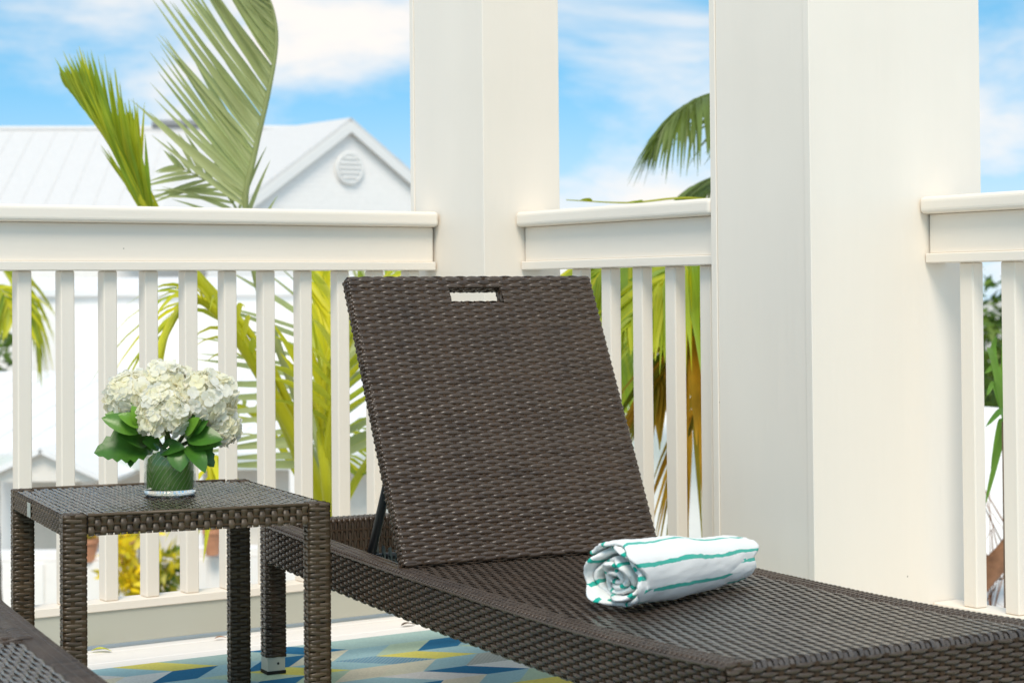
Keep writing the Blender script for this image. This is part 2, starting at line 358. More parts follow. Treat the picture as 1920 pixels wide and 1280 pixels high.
# ------------------------------------------------------------------ sun lounger (local x across, y from foot to head)
LW, LL = .62, 1.87
def hz_(u):
    u = np.asarray(u, float)
    return np.where(u < .5, .313 + .015 * ((u - .5) / .5) ** 2, .313 + .021 * ((u - .5) / 1.3) ** 2)
HINGE = 1.132
def side_patch(right):
    """outer side: strands along the length; top and inner face: strands across"""
    w = W(); sx = -1 if not right else 1; xo = 0. if not right else LW
    prof, L = arc_profile([(0, -.002), (0, -.084), (.02, -.088)], .008)       # (inward, down)
    def f(u, v):
        p, n = prof(v); h = hz_(u)
        return np.stack([xo - sx * p[:, 0], u, h + p[:, 1]], 1), np.stack([sx * np.abs(n[:, 0]), np.zeros(len(u)), n[:, 1] * 0 - np.abs(n[:, 1])], 1)
    weave(w, f, LL - .045, L, .0205, .0068, .0024, sp=6, stake=.42, crown=.0012, wfac=.92, pw=.55, sdrop=.0005)
    prof2, L2 = arc_profile([(-.001, -.006), (-.001, 0), (.045, 0), (.045, -.085)], .006)
    def f2(v, u):      # strand direction runs across the rail
        p, n = prof2(v); h = hz_(u)
        nx = -n[:, 0]; nz = n[:, 1]
        return np.stack([xo - sx * p[:, 0], u, h + .0015 + p[:, 1]], 1), np.stack([-sx * n[:, 0], np.zeros(len(u)), np.abs(n[:, 1])], 1)
    weave(w, f2, L2, LL - .045, .0165, .0066, .0012, sp=4, stake=.3, crown=.0009)
    # edge cord
    u = np.linspace(.01, LL - .05, 90)
    w.tube(np.stack([np.full(90, xo + sx * .0006), u, hz_(u) - .0045], 1), .0026, 6, .5)
    return w
def lounger_meshes():
    M = {}
    M['woven_side'] = [side_patch(False).mesh('woven_side', WICK), side_patch(True).mesh('woven_side', WICK)]
    # seat: strands along the length, rolled over the foot end
    w = W(); Ls = HINGE + .012
    def f(u, v):
        uu = np.maximum(u - .012, 0); a = np.clip((.012 - u) / .012, 0, 1) * np.pi / 2
        y = uu + np.where(u < .012, -.0005 + .010 * (1 - np.sin(a)) * 0 + .0, 0) ; y = np.where(u < .012, .010 - .010 * np.sin(a), .010 + uu)
        z = hz_(np.maximum(y, 0)) - .010 * (1 - np.cos(a))
        return np.stack([.044 + v, y, z], 1), np.stack([np.zeros(len(u)), -np.sin(a), np.cos(a)], 1)
    weave(w, f, Ls, LW - .088, .030, .0094, .0010, sp=6, stake=.5, crown=.0004, wfac=.82, sdrop=.0012, pw=.6)
    M['woven_seat'] = [w.mesh('woven_seat', WICKT)]
    # foot end apron
    w = W(); prof, L = arc_profile([(0, -.009), (0, -.084), (.02, -.088)], .008)
    def f(u, v):
        p, n = prof(v)
        return np.stack([u + .002, p[:, 0] - .0005, hz_(0 * u) + p[:, 1]], 1), np.stack([np.zeros(len(u)), -np.abs(n[:, 0]), -np.abs(n[:, 1])], 1)
    weave(w, f, LW - .004, L, .0205, .0072, .0024, sp=6, stake=.42, crown=.0012, wfac=.92, pw=.55, sdrop=.0005)
    h0 = float(hz_(0))
    for xa in (.0005, LW - .0455):
        w.box((xa + .002, .0022, h0 - .016), (xa + .043, .02, h0 - .0015), -1.)
        weave(w, planar((xa, -.0006, h0 + .0022), (1, 0, 0), (0, 0, -1), (0, -1, 0)), .045, .0145, .015, .0072, .0016, sp=6, stake=.42, crown=.0012, wfac=.95, pw=.55)
        weave(w, planar((xa, -.0010, h0 + .0016), (0, 1, 0), (1, 0, 0), (0, 0, 1)), .012, .045, .006, .0075, .0006, sp=4, crown=.0008)
    M['woven_foot_end'] = [w.mesh('woven_foot_end', WICK)]
    # head rail wrapped across
    w = W(); prof, L = arc_profile([(.045, -.084), (.045, 0), (0, 0), (0, -.085), (.04, -.085)], .006)
    def f(v, u):
        p, n = prof(v)
        return np.stack([u + .046, LL - p[:, 0], hz_(LL + 0 * u) + p[:, 1]], 1), np.stack([np.zeros(len(u)), -n[:, 0] * 1., n[:, 1]], 1)
    def f_fix(v, u):
        P, Nn = f(v, u); c = np.array([0, LL - .0225, 0]); c2 = P - c; c2[:, 0] = 0; c2[:, 2] = P[:, 2] - (hz_(LL) - .042)
        s = np.sign((c2 * Nn).sum(1)); s[s == 0] = 1
        return P, Nn * s[:, None]
    weave(w, f_fix, L, LW - .092, .022, .0066, .0013, sp=3, stake=.3, crown=.0009)
    M['woven_head_rail'] = [w.mesh('woven_head_rail', WICK)]
    # hidden frame, plus an added dark sheet under the seat
    w = W(); u = np.linspace(.004, LL - .05, 30)
    for xa, xb in ((.004, .041), (LW - .041, LW - .004)):
        h = hz_(u)
        w.grid(np.stack([np.stack([np.full(30, xa), u, h - .082], 1), np.stack([np.full(30, xb), u, h - .082], 1), np.stack([np.full(30, xb), u, h - .006], 1), np.stack([np.full(30, xa), u, h - .006], 1)], 0), close_u=True)
    w.box((.042, .004, .245), (LW - .042, .03, .3225)); w.box((.047, LL - .041, .26), (LW - .047, LL - .004, float(hz_(LL)) - .006))
    w.box((.042, HINGE + .02, .262), (LW - .042, HINGE + .045, .292)); w.box((.042, .55, .255), (LW - .042, .58, .29)); w.box((.042, LL - .3, .262), (LW - .042, LL - .27, .285))
    us = np.linspace(.0305, HINGE + .015, 24); w.grid(np.stack([np.stack([np.full(24, .0425), us, hz_(us) - .009], 1), np.stack([np.full(24, LW - .0425), us, hz_(us) - .009], 1)], 0))  # dark sheet added below the seat as shade for the weave gaps
    M['frame'] = [w.mesh('frame', ALU, False)]
    # leg
    w = W(); prof, L = arc_profile([(.0225, -.0225), (.0225, .0225), (-.0225, .0225), (-.0225, -.0225), (.0225, -.0225), (.0225, -.02)], .006)
    zt = float(hz_(LL)) + .001
    def f(u, v):
        p, n = prof(np.mod(u, L - .0025))
        return np.stack([p[:, 0], p[:, 1], v], 1), np.stack([p[:, 0], p[:, 1], 0 * v], 1) / (np.hypot(p[:, 0], p[:, 1])[:, None] + 1e-9)
    weave(w, f, L - .0025, zt - .042, .0225, .0078, .0009, sp=4, stake=.5, v0=.038, crown=.0010, jit=.08)
    w.box((-.019, -.019, .038), (.019, .019, zt - .002))
    g = np.linspace(-.021, .021, 6)
    for j in range(6): w.grid(np.array([[(x, -.021 + .0084 * j - .004 * 0, zt - .0005 + .001 * (i % 2)), (x, -.021 + .0084 * j + .0078 - .0012, zt - .0005 + .001 * (i % 2))] for i, x in enumerate(g)]), .4)
    M['leg'] = [w.mesh('leg', WICK)]
    w = W(); w.box((-.0205, -.0205, .008), (.0205, .0205, .038)); M['foot_cap'] = [w.mesh('foot_cap', CAPM, False)]
    w = W(); w.box((-.022, -.022, .0), (.022, .022, .0079)); M['foot_pad'] = [w.mesh('foot_pad', RUBBER, False)]
    w = W(); a = np.linspace(0, 2 * np.pi, 9)[:-1]
    w.tube([(.004, -.0204, .024), (.004, -.0220, .024)], .0028, 8); M['screw'] = [w.mesh('screw', BLACK)]
    # backrest (local: x across, y up the rest, z = front normal)
    BW, BL, BT = .566, .616, .025
    slot = (.223, .343, .561, .593)
    w = W(); weave(w, planar((0, 0, 0), (1, 0, 0), (0, 1, 0), (0, 0, 1)), BW, BL, .0245, .0073, .0019, sp=8, stake=.36, cut=slot, crown=.0016, wfac=1.22, sdrop=.0010, pw=.6)
    M['woven_panel'] = [w.mesh('woven_panel', WICK)]
    w = W()
    for xo, sx in ((0, -1), (BW, 1)):
        prof, L = arc_profile([(-.006, 0), (.004, 0), (.004, -BT), (-.012, -BT)], .008)
        def f(u, v, xo=xo, sx=sx):
            p, n = prof(u)
            c = np.stack([p[:, 0] + .012, p[:, 1] + BT / 2], 1); c /= np.linalg.norm(c, axis=1)[:, None]
            return np.stack([xo + sx * p[:, 0], v, p[:, 1] - .0005], 1), np.stack([sx * c[:, 0], 0 * v, c[:, 1]], 1)
        weave(w, f, L, BL, .0115, .0076, .0016, sp=4, stake=.4, crown=.0013, jit=.09)
    for yo, sy in ((0, -1), (BL, 1)):
        prof, L = arc_profile([(-.002, 0), (.004, 0), (.004, -BT), (-.012, -BT)], .007)
        def f(u, v, yo=yo, sy=sy):
            p, n = prof(v)
            c = np.stack([p[:, 0] + .012, p[:, 1] + BT / 2], 1); c /= np.linalg.norm(c, axis=1)[:, None]
            return np.stack([u, yo + sy * p[:, 0], p[:, 1]], 1), np.stack([0 * u, sy * c[:, 0], c[:, 1]], 1)
        weave(w, f, BW, L, .027, .0076, .0014, sp=4, stake=.3, crown=.0013)
    M['woven_edge'] = [w.mesh('woven_edge', WICK)]
    w = W(); sx0, sx1, sy0, sy1 = slot                       # slot lining, four woven walls
    for o_, eu, ev, nn, Lu in (((sx0, sy0, 0), (1, 0, 0), (0, 0, -1), (0, 1, 0), sx1 - sx0), ((sx0, sy1, 0), (1, 0, 0), (0, 0, -1), (0, -1, 0), sx1 - sx0), ((sx0, sy0, 0), (0, 1, 0), (0, 0, -1), (1, 0, 0), sy1 - sy0), ((sx1, sy0, 0), (0, 1, 0), (0, 0, -1), (-1, 0, 0), sy1 - sy0)):
        weave(w, planar(o_, eu, ev, nn), Lu, BT, .015, .0075, .0008, sp=4, crown=.001)
    M['slot_lining'] = [w.mesh('slot_lining', WICK)]
    w = W(); t = .018
    w.box((.006, .006, -BT + .004), (.006 + t, BL - .006, -.006)); w.box((BW - .006 - t, .006, -BT + .004), (BW - .006, BL - .006, -.006))
    w.box((.026, .006, -BT + .004), (BW - .026, .006 + t, -.006)); w.box((.026, BL - .018, -BT + .004), (BW - .026, BL - .006, -.006)); w.box((.026, .30, -BT + .004), (BW - .026, .316, -.012))
    M['back_frame'] = [w.mesh('back_frame', ALU, False)]
    # prop strut: U of flat bar
    w = W()
    for x in (.074, LW - .074):
        w.tube([(x, 1.412, .300), (x, 1.405, .315), (x, 1.36, .395), (x, 1.262, .575)], [.008, .0095, .0095, .0095], 10)
    w.tube([(.074, 1.412, .304), (LW - .074, 1.412, .304)], .0075, 8)
    M['prop_strut'] = [w.mesh('prop_strut', BLACK)]
    # toothed racks
    w = W(); 
    for i in range(7):
        y0 = HINGE + .09 + i * .034
        pts = [(y0, .288), (y0 + .03, .288), (y0 + .030, .300), (y0 + .018, .303), (y0 + .012, .312), (y0 + .014, .327), (y0 + .006, .329), (y0 + .001, .312), (y0, .300)]
        for xx in (-.002, .002):
            pass
        P = np.array(pts); n_ = len(P); V = np.vstack([np.c_[np.full(n_, -.002), P], np.c_[np.full(n_, .002), P]])
        c0, c1 = P[:4].mean(0), P.mean(0)
        w.quads(V, [(i_, (i_ + 1) % n_, (i_ + 1) % n_ + n_, i_ + n_) for i_ in range(n_)])
        for off in (0, n_):
            w.quads(V[off:off + n_], [(0, 1, 2, 3), (0, 3, 4, 8), (8, 4, 7, 7), (4, 5, 6, 7)])
    w.box((-.002, HINGE + .05, .272), (.002, HINGE + .34, .2875))
    M['ratchet_rack'] = [w.mesh('ratchet_rack', RACK, False)]
    w = W(); w.tube([(.05, HINGE + .052, .304), (LW - .05, HINGE + .052, .304)], .0065, 8); M['hinge_rod'] = [w.mesh('hinge_rod', RACK)]
    return M
LM = lounger_meshes()
def lounger(loc, rz, label, back_deg, strut=True):
    t = thing('sun_lounger', label, 'sun lounger', loc, rz, 'wicker sun loungers')
    for nm in ('woven_side', 'woven_seat', 'woven_foot_end', 'woven_head_rail'):
        for me in LM[nm]: link(nm, me, t, True)
    link('frame', LM['frame'][0], t)
    for x, y in ((.0225, LL - .0225), (LW - .0225, LL - .0225), (.05, .07), (LW - .05, .07)):
        l_ = link('leg', LM['leg'][0], t); l_.location = (x, y, 0)
        if y < 1: l_.scale.z = (float(hz_(.07)) - .02) / (float(hz_(LL)) + .001)
        for nm in ('foot_cap', 'foot_pad', 'screw'): link(nm, LM[nm][0], l_)
    b = bpy.data.objects.new('backrest', None); COL.objects.link(b); b.parent = t
    b.location = (.027, HINGE, float(hz_(HINGE)) + (.008 if back_deg > 10 else .0045)); b.rotation_euler.x = R_(back_deg)
    for nm in ('woven_panel', 'woven_edge', 'slot_lining'): link(nm, LM[nm][0], b, True)
    o = link('woven_panel', LM['woven_panel'][0], b, True); o.location = (.566, .0028, -.023); o.rotation_euler.y = math.pi
    link('back_frame', LM['back_frame'][0], b)
    if strut: link('prop_strut', LM['prop_strut'][0], t)
    for x in (.098, LW - .098): o = link('ratchet_rack', LM['ratchet_rack'][0], t); o.location.x = x
    link('hinge_rod', LM['hinge_rod'][0], t)
    return t
PHI = R_(5.5)
nv = np.array([math.cos(PHI), -math.sin(PHI), 0]); sv = np.array([math.sin(PHI), math.cos(PHI), 0])
dl = 1.478      # offset of the left side plane along nv
O1 = nv * dl + sv * 2.217
def lz(t, s, z): return nv * dl + nv * t + sv * s + np.array([0, 0, z])
lounger((O1[0], O1[1], .0065), -PHI, 'dark brown wicker sun lounger with raised backrest, a rolled towel on it', 63.4)
p2 = np.array([1.003, 2.85, 0.]); a2 = R_(6.8); n2 = np.array([math.cos(a2), -math.sin(a2), 0]); s2 = np.array([math.sin(a2), math.cos(a2), 0])
O2 = p2 - n2 * LW - s2 * (HINGE - .02)
lounger((O2[0], O2[1], .0065), -a2, 'dark wicker sun lounger lying flat, cut off at the lower left corner', .5, False)

# ------------------------------------------------------------------ side table
def side_table():
    w_, d_, H = .499, .60, .4435; hw, hd = w_ / 2, d_ / 2; lg = .042
    t = thing('side_table', 'square brown wicker side table carrying the vase of white flowers', 'table', (1.493, 3.593, .0065), -.165)
    t.rotation_euler = (-.010, .004, -.165)
    w = W(); Lw, Ld = w_ - .004, d_ - .004
    weave(w, planar((-hw + .002, -hd + .002, H), (0, 1, 0), (1, 0, 0), (0, 0, 1)), Ld, Lw, .020, .0125, .0009, sp=5, stake=.45, crown=.0003, wfac=.80, sdrop=.0014, pw=.6)
    w.obj('woven_top', WICKT, t, stuff=True)
    w = W(); w.box((-hw + .006, -hd + .006, H - .034), (hw - .006, hd - .006, H - .004)); w.obj('frame', ALU, t, smooth=False)
    ap = .038
    for nm, o_, eu, ev, nn, Lu, Lv, pu, pv in (
        ('woven_apron', (-hw + lg, -hd, H + .001), (0, 0, -1), (1, 0, 0), (0, -1, 0), ap, w_ - 2 * lg, .0127, .0118),
        ('woven_apron', (-hw + lg, hd, H + .001), (0, 0, -1), (1, 0, 0), (0, 1, 0), ap, w_ - 2 * lg, .0127, .0118),
        ('woven_apron', (-hw, -hd + .02, H + .001), (0, 1, 0), (0, 0, -1), (-1, 0, 0), d_ - .04, ap, .0135, .0064),
        ('woven_apron', (hw, -hd + .02, H + .001), (0, 1, 0), (0, 0, -1), (1, 0, 0), d_ - .04, ap, .0135, .0064)):
        w = W(); weave(w, planar(o_, eu, ev, nn), Lu, Lv, pu, pv, .0018, sp=5, stake=.4, crown=.0011)
        if pv > .01: w.tube([(-hw + lg, o_[1] * 1.001, H + .0005), (hw - lg, o_[1] * 1.001, H + .0005)], .0035, 6, .9)
        w.obj(nm, WICK2, t, stuff=True)
    a = lg / 2; prof, L = arc_profile([(a, -a), (a, a), (-a, a), (-a, -a), (a, -a), (a, -a + .0025)], .0065)
    def f(u, v):
        p, n = prof(np.mod(u, L - .0025))
        return np.stack([p[:, 0], p[:, 1], v], 1), np.stack([p[:, 0], p[:, 1], 0 * v], 1) / (np.hypot(p[:, 0], p[:, 1])[:, None] + 1e-9)
    w = W(); weave(w, f, L - .0025, H - .006, .0207, .0078, .0008, sp=5, stake=.5, v0=.008, crown=.0010, jit=.10)
    w.box((-a + .004, -a + .004, .003), (a - .004, a - .004, H - .001))
    for j in range(5):       # strands over the top of the leg
        y0 = -a + .002 + j * .0078; xs = np.linspace(-a + .001, a - .001, 9); zz = H + .0015 + .001 * np.cos(np.arange(9) * np.pi / 2 + j * np.pi) - .003 * (np.abs(xs) / a) ** 6
        w.grid(np.stack([np.stack([xs, np.full(9, y0 + q), zz + dz], 1) for q, dz in ((0, -.001), (.002, .0006), (.0055, .0006), (.0074, -.001))], 1), rng.random())
    me = w.mesh('leg', WICK2)
    for sx in (-1, 1):
        for sy in (-1, 1):
            o = link('leg', me, t); o.location = (sx * (hw - a + .002), sy * (hd - a + .002), 0)
    bevel_box('maker_plate', (-hw - .0045, .045, H - .034), (-hw - .0028, .078, H - .006), TAGM, .0006, 1, t)
    return t
side_table()

# ------------------------------------------------------------------ rolled towel
def towel():
    L = .372; n = 420; turns = 6.4
    th = np.linspace(0, turns * 2 * np.pi, n); tk = .0078
    r = .006 + tk * 1.0 * th / (2 * np.pi)
    wob = 1 + .16 * np.sin(2.3 * th + .7) * np.exp(-th / 18) + .045 * np.sin(3.1 * th + 1) + .05 * np.sin(.83 * th)
    cx = r * wob * np.cos(th) * 1.17; cz = r * wob * np.sin(th) * .94
    path = np.stack([cx, cz], 1); tn = np.gradient(path, axis=0); tn /= np.linalg.norm(tn, axis=1)[:, None]; nm = np.stack([tn[:, 1], -tn[:, 0]], 1)
    s = np.concatenate([[0], np.cumsum(np.linalg.norm(np.diff(path, axis=0), axis=1))])
    zmin = (path[:, 1]).min() - tk / 2
    path[:, 1] = np.maximum(path[:, 1] - zmin, tk * .45)          # rests flat on the seat
    prof = []                                                       # closed section: outer side, rounded hem, inner side
    hk = tk * .49; ys = np.linspace(-L / 2 + .006, L / 2 - .006, 26)
    for y in ys: prof.append((hk, y, 0))
    for a in np.linspace(np.pi / 2, -np.pi / 2, 7)[1:-1]: prof.append((hk * math.sin(a), L / 2 - .006 + .0075 * math.cos(a), 1))
    for y in ys[::-1]: prof.append((-hk, y, 0))
    for a in np.linspace(-np.pi / 2, np.pi / 2, 7)[1:-1]: prof.append((hk * math.sin(a), -L / 2 + .006 - .0075 * math.cos(a), -1))
    prof = np.array(prof)
    end = .013 * np.sin(s * 37) + .010 * np.sin(s * 83 + 1) + .016 * (th / th.max() - .5)
    G = np.zeros((len(prof), n, 3)); UVs = np.zeros((len(prof), n, 2))
    for i, (o, y, e) in enumerate(prof):
        k = (abs(y) / (L / 2)) ** 4
        P = (path + nm * o) * (1.05 - .27 * (y / L + .5))
        P = P + nm * (.0030 * np.sin(y * 17 + s * 7) + .0016 * np.sin(y * 41 - s * 13) * (th / th.max()) ** 2)[:, None]
        # waist: ends flare a little
        G[i, :, 0] = P[:, 0]; G[i, :, 2] = np.maximum(P[:, 1], .0008 + 0 * P[:, 1]); G[i, :, 1] = y + end * k * np.sign(y)
        UVs[i, :, 0] = s + .002 * np.sin(y * 31); UVs[i, :, 1] = y
    G += rng.normal(0, .00055, G.shape); G[..., 2] = np.maximum(G[..., 2], .0006)      # looped pile
    w = W(); w.grid(G, 0., close_u=True, uv=UVs)
    # close tail and core
    m = bpy.data.materials.new('terry_cloth'); m.use_nodes = True; nn, l = m.node_tree.nodes, m.node_tree.links; p = nn['Principled BSDF']
    p.inputs['Roughness'].default_value = .95; p.inputs['Specular IOR Level'].default_value = .1; p.inputs['Sheen Weight'].default_value = .3
    uv = N(nn, 'ShaderNodeUVMap'); sp = N(nn, 'ShaderNodeSeparateXYZ'); l.new(uv.outputs[0], sp.inputs[0])
    nz = N(nn, 'ShaderNodeTexNoise', i_Scale=55., i_Detail=2.); l.new(uv.outputs[0], nz.inputs['Vector'])
    ad = N(nn, 'ShaderNodeMath', operation='MULTIPLY_ADD'); l.new(nz.outputs[0], ad.inputs[0]); ad.inputs[1].default_value = .004; l.new(sp.outputs[0], ad.inputs[2])
    dv = N(nn, 'ShaderNodeMath', operation='DIVIDE'); l.new(ad.outputs[0], dv.inputs[0]); dv.inputs[1].default_value = .043
    fr = N(nn, 'ShaderNodeMath', operation='FRACT'); l.new(dv.outputs[0], fr.inputs[0])
    lt = N(nn, 'ShaderNodeMath', operation='LESS_THAN'); l.new(fr.outputs[0], lt.inputs[0]); lt.inputs[1].default_value = .16
    mxn = N(nn, 'ShaderNodeMixRGB'); l.new(lt.outputs[0], mxn.inputs[0]); mxn.inputs[1].default_value = (.90, .89, .86, 1); mxn.inputs[2].default_value = (.01, .45, .34, 1)
    l.new(mxn.outputs[0], p.inputs['Base Color'])
    t = N(nn, 'ShaderNodeTexCoord'); nb = N(nn, 'ShaderNodeTexNoise', i_Scale=900., i_Detail=2.); l.new(t.outputs['Object'], nb.inputs['Vector'])
    b = N(nn, 'ShaderNodeBump'); b.inputs['Strength'].default_value = .7; b.inputs['Distance'].default_value = .002; l.new(nb.outputs[0], b.inputs['Height']); l.new(b.outputs[0], p.inputs['Normal'])
    o = w.obj('rolled_towel', m)
    tag(o, 'white towel with green stripes rolled up on the lounger seat', 'towel')
    a = lz(.140, 2.752, 0); b_ = lz(.475, 2.905, 0); c = (a + b_) / 2; d = b_ - a
    o.location = (c[0], c[1], .0065 + .318); o.rotation_euler = (0, 0, math.atan2(d[1], d[0]) - math.pi / 2)
towel()

# ------------------------------------------------------------------ vase and hydrangeas
TV = np.array([1.513, 3.602, .452])
def vase():
    r, H = .0515, .108; k = 48
    def lathe(pr): 
        a = np.linspace(0, 2 * np.pi, k, endpoint=False); return np.array([[(q[0] * math.cos(x), q[0] * math.sin(x), q[1]) for q in pr] for x in a])
    g = bpy.data.materials.new('clear_glass'); g.use_nodes = True; p = g.node_tree.nodes['Principled BSDF']
    gn, gl = g.node_tree.nodes, g.node_tree.links; gn.remove(p)
    tb = N(gn, 'ShaderNodeBsdfTransparent'); tb.inputs[0].default_value = (.95, .98, .965, 1); gb = N(gn, 'ShaderNodeBsdfGlossy'); gb.inputs['Roughness'].default_value = .01
    lw = N(gn, 'ShaderNodeLayerWeight'); lw.inputs[0].default_value = .5; pw_ = N(gn, 'ShaderNodeMath', operation='POWER'); gl.new(lw.outputs['Facing'], pw_.inputs[0]); pw_.inputs[1].default_value = 4; fr = N(gn, 'ShaderNodeMath', operation='MULTIPLY_ADD'); gl.new(pw_.outputs[0], fr.inputs[0]); fr.inputs[1].default_value = .8; fr.inputs[2].default_value = .05; gm = N(gn, 'ShaderNodeMixShader'); gl.new(fr.outputs[0], gm.inputs[0]); gl.new(tb.outputs[0], gm.inputs[1]); gl.new(gb.outputs[0], gm.inputs[2]); gl.new(gm.outputs[0], gn['Material Output'].inputs[0])
    gs = bpy.data.materials.new('thick_glass'); gs.use_nodes = True; p = gs.node_tree.nodes['Principled BSDF']
    p.inputs['Transmission Weight'].default_value = 1; p.inputs['Roughness'].default_value = .02; p.inputs['IOR'].default_value = 1.45; p.inputs['Base Color'].default_value = (.97, .99, .98, 1)
    t = thing('glass_vase', 'clear round glass vase lined with green leaf on the side table', 'vase', TV)
    w = W(); w.grid(lathe([(r - .0005, .0118), (r, .0122), (r, H - .001), (r - .0015, H), (r - .003, H - .001), (r - .003, .0122), (r - .004, .0118)]), close_u=True); w.obj('glass', g, t)
    w = W(); w.grid(lathe([(0, 0), (r - .003, 0), (r, .003), (r, .0115), (0, .0115)]), close_u=True); w.obj('glass_base', gs, t)
    m = bpy.data.materials.new('striped_leaf'); m.use_nodes = True; n, l = m.node_tree.nodes, m.node_tree.links; p = n['Principled BSDF']; p.inputs['Roughness'].default_value = .4
    uv = N(n, 'ShaderNodeUVMap'); mpn = N(n, 'ShaderNodeMapping'); mpn.inputs['Rotation'].default_value = (0, 0, .6); l.new(uv.outputs[0], mpn.inputs[0])
    wv = N(n, 'ShaderNodeTexWave', i_Scale=34., i_Distortion=3.); wv.inputs['Detail Scale'].default_value = .6; l.new(mpn.outputs[0], wv.inputs['Vector'])
    rr = N(n, 'ShaderNodeValToRGB'); rr.color_ramp.elements[0].position = .91; rr.color_ramp.elements[1].position = .985; rr.color_ramp.elements[0].color = (.26, .50, .075, 1); rr.color_ramp.elements[1].color = (.75, .78, .42, 1)
    l.new(wv.outputs['Fac'], rr.inputs[0])
    ns = N(n, 'ShaderNodeTexNoise', i_Scale=14.); l.new(uv.outputs[0], ns.inputs['Vector'])
    mx_ = N(n, 'ShaderNodeMixRGB', blend_type='MULTIPLY'); mx_.inputs[0].default_value = .45; l.new(rr.outputs[0], mx_.inputs[1]); l.new(ns.outputs[0], mx_.inputs[2]); l.new(mx_.outputs[0], p.inputs['Base Color'])
    tr = N(n, 'ShaderNodeBsdfTranslucent'); l.new(rr.outputs[0], tr.inputs[0]); ms = N(n, 'ShaderNodeMixShader'); ms.inputs[0].default_value = .6; l.new(p.outputs[0], ms.inputs[1]); l.new(tr.outputs[0], ms.inputs[2]); l.new(ms.outputs[0], n['Material Output'].inputs[0])
    w = W(); a = np.linspace(0, 5.6, 50) + 3.4; zz = np.linspace(.0125, .078, 12)
    G = np.array([[((r - .0052) * (1 - .05 * (q > .07)) * math.cos(x), (r - .0052) * math.sin(x), q - .012 * math.sin(x * 1.5) * (q / .09)) for q in zz] for x in a]); G[..., 2] = np.clip(G[..., 2], .012, .092)
    w.grid(G, uv=np.array([[(x * .05, q) for q in zz] for x in a])); w.obj('leaf_lining', m, t)
vase()
PETAL = mat('hydrangea_petal', (.95, .91, .68), .6, .15, var=.04, vscale=40, trans=.5, tone=(.96, .945, .88))
LEAFD = mat('hydrangea_leaf', (.045, .15, .018), .32, .5, var=.25, vscale=30, bump=.3, bscale=90, trans=.22, tone=(.16, .34, .03))
STEM = mat('flower_stem', (.09, .13, .03), .5, .4, var=.3)
def leaf_grid(base, tip, up, width, curl=.15, serr=0., n=9, fold=.25):
    base, tip, up = [np.asarray(x, float) for x in (base, tip, up)]
    d = tip - base; L = np.linalg.norm(d); d /= L; s = np.cross(d, up); s /= np.linalg.norm(s); nn = np.cross(s, d)
    t = np.linspace(0, 1, n); prof = np.sin(np.pi * np.clip(t, 0, 1) ** .8) ** .75; prof[0] = .05; prof[-1] = .0
    if serr: prof = prof * (1 + serr * np.where(np.arange(n) % 2, .5, -.5))
    C = base + d * (t * L)[:, None] + nn * (curl * L * (np.sin(np.pi * t) - t * .6))[:, None]
    cols = [C + s * (k * width * .5 * prof)[:, None] + nn * (abs(k) * fold * width * .5 * prof)[:, None] for k in (-1, -.55, 0, .55, 1)]
    return np.stack(cols, 1)
def pixv(x, y, dd=0.):      # a point of the bouquet: photo pixel, metres nearer (-) or farther (+) than the vase axis
    D0 = float((TV - CAM) @ WV); return at(x, y, D0 + dd)
def flower(label, cpx, cpy, dd, rad, leaves, squash=(1, 1, .9), n=95, foot=(0, 0)):
    c = pixv(cpx, cpy, dd); base = TV + np.array([foot[0], foot[1], .02])
    t = thing('hydrangea', label, 'flower', tuple(base), 0, 'white hydrangeas in the vase')
    n = int(n * 1.7); w = W(); i = np.arange(n); ph = np.arccos(1 - 1.72 * (i + .5) / n); az = np.pi * (1 + 5 ** .5) * i
    for p_, a_ in zip(ph, az):
        d = np.array([math.sin(p_) * math.cos(a_), math.sin(p_) * math.sin(a_), math.cos(p_)]) + rng.normal(0, .10, 3); d /= np.linalg.norm(d)
        q = c + d * rad * np.array(squash) * rng.uniform(.78, 1.04)
        nn = d + rng.normal(0, .28, 3); nn /= np.linalg.norm(nn)
        x = np.cross(nn, rng.normal(0, 1, 3)); x /= np.linalg.norm(x); y = np.cross(nn, x); sz = rng.uniform(.0125, .0185)
        tone = np.clip(rng.normal(.55, .35), 0, 1)
        for k in range(4):
            b = k * np.pi / 2 + rng.normal(0, .12); e = x * math.cos(b) + y * math.sin(b); f = -x * math.sin(b) + y * math.cos(b); cup = rng.uniform(.1, .55)
            rows = []
            for tt, wd, hgt in ((0, .12, 0), (.45, .52, .16), (.8, .50, .42), (1.0, .22, .52)):
                m_ = q + e * sz * tt + nn * sz * (hgt * cup + rng.normal(0, .05)); rows.append([m_ - f * sz * wd + nn * sz * .10 * rng.normal(), m_ + nn * sz * -.06, m_ + f * sz * wd + nn * sz * .10 * rng.normal()])
            w.grid(np.array(rows) - base, tone)
    w.obj('blossom', PETAL, t, stuff=True)
    w = W(); w.tube(catmull([base, TV + np.array([foot[0] * .9, foot[1] * .9, .09]), c - np.array([0, 0, rad * .3])], 10) - base, .0042, 8); w.obj('stem', STEM, t)
    for (bx, by, bd, tx, ty, td, wd, tone, ser) in leaves:
        a, b = pixv(bx, by, bd), pixv(tx, ty, td)
        w = W(); view = CAM - a; view /= np.linalg.norm(view); up = np.array([0, 0, 1.]) * .55 + view * .75 + rng.normal(0, .12, 3)
        w.grid(leaf_grid(a - base, b - base, up, wd * 1.28, curl=rng.uniform(.04, .14), serr=ser, n=15 if ser else 9), tone); w.obj('leaf', LEAFD, t)
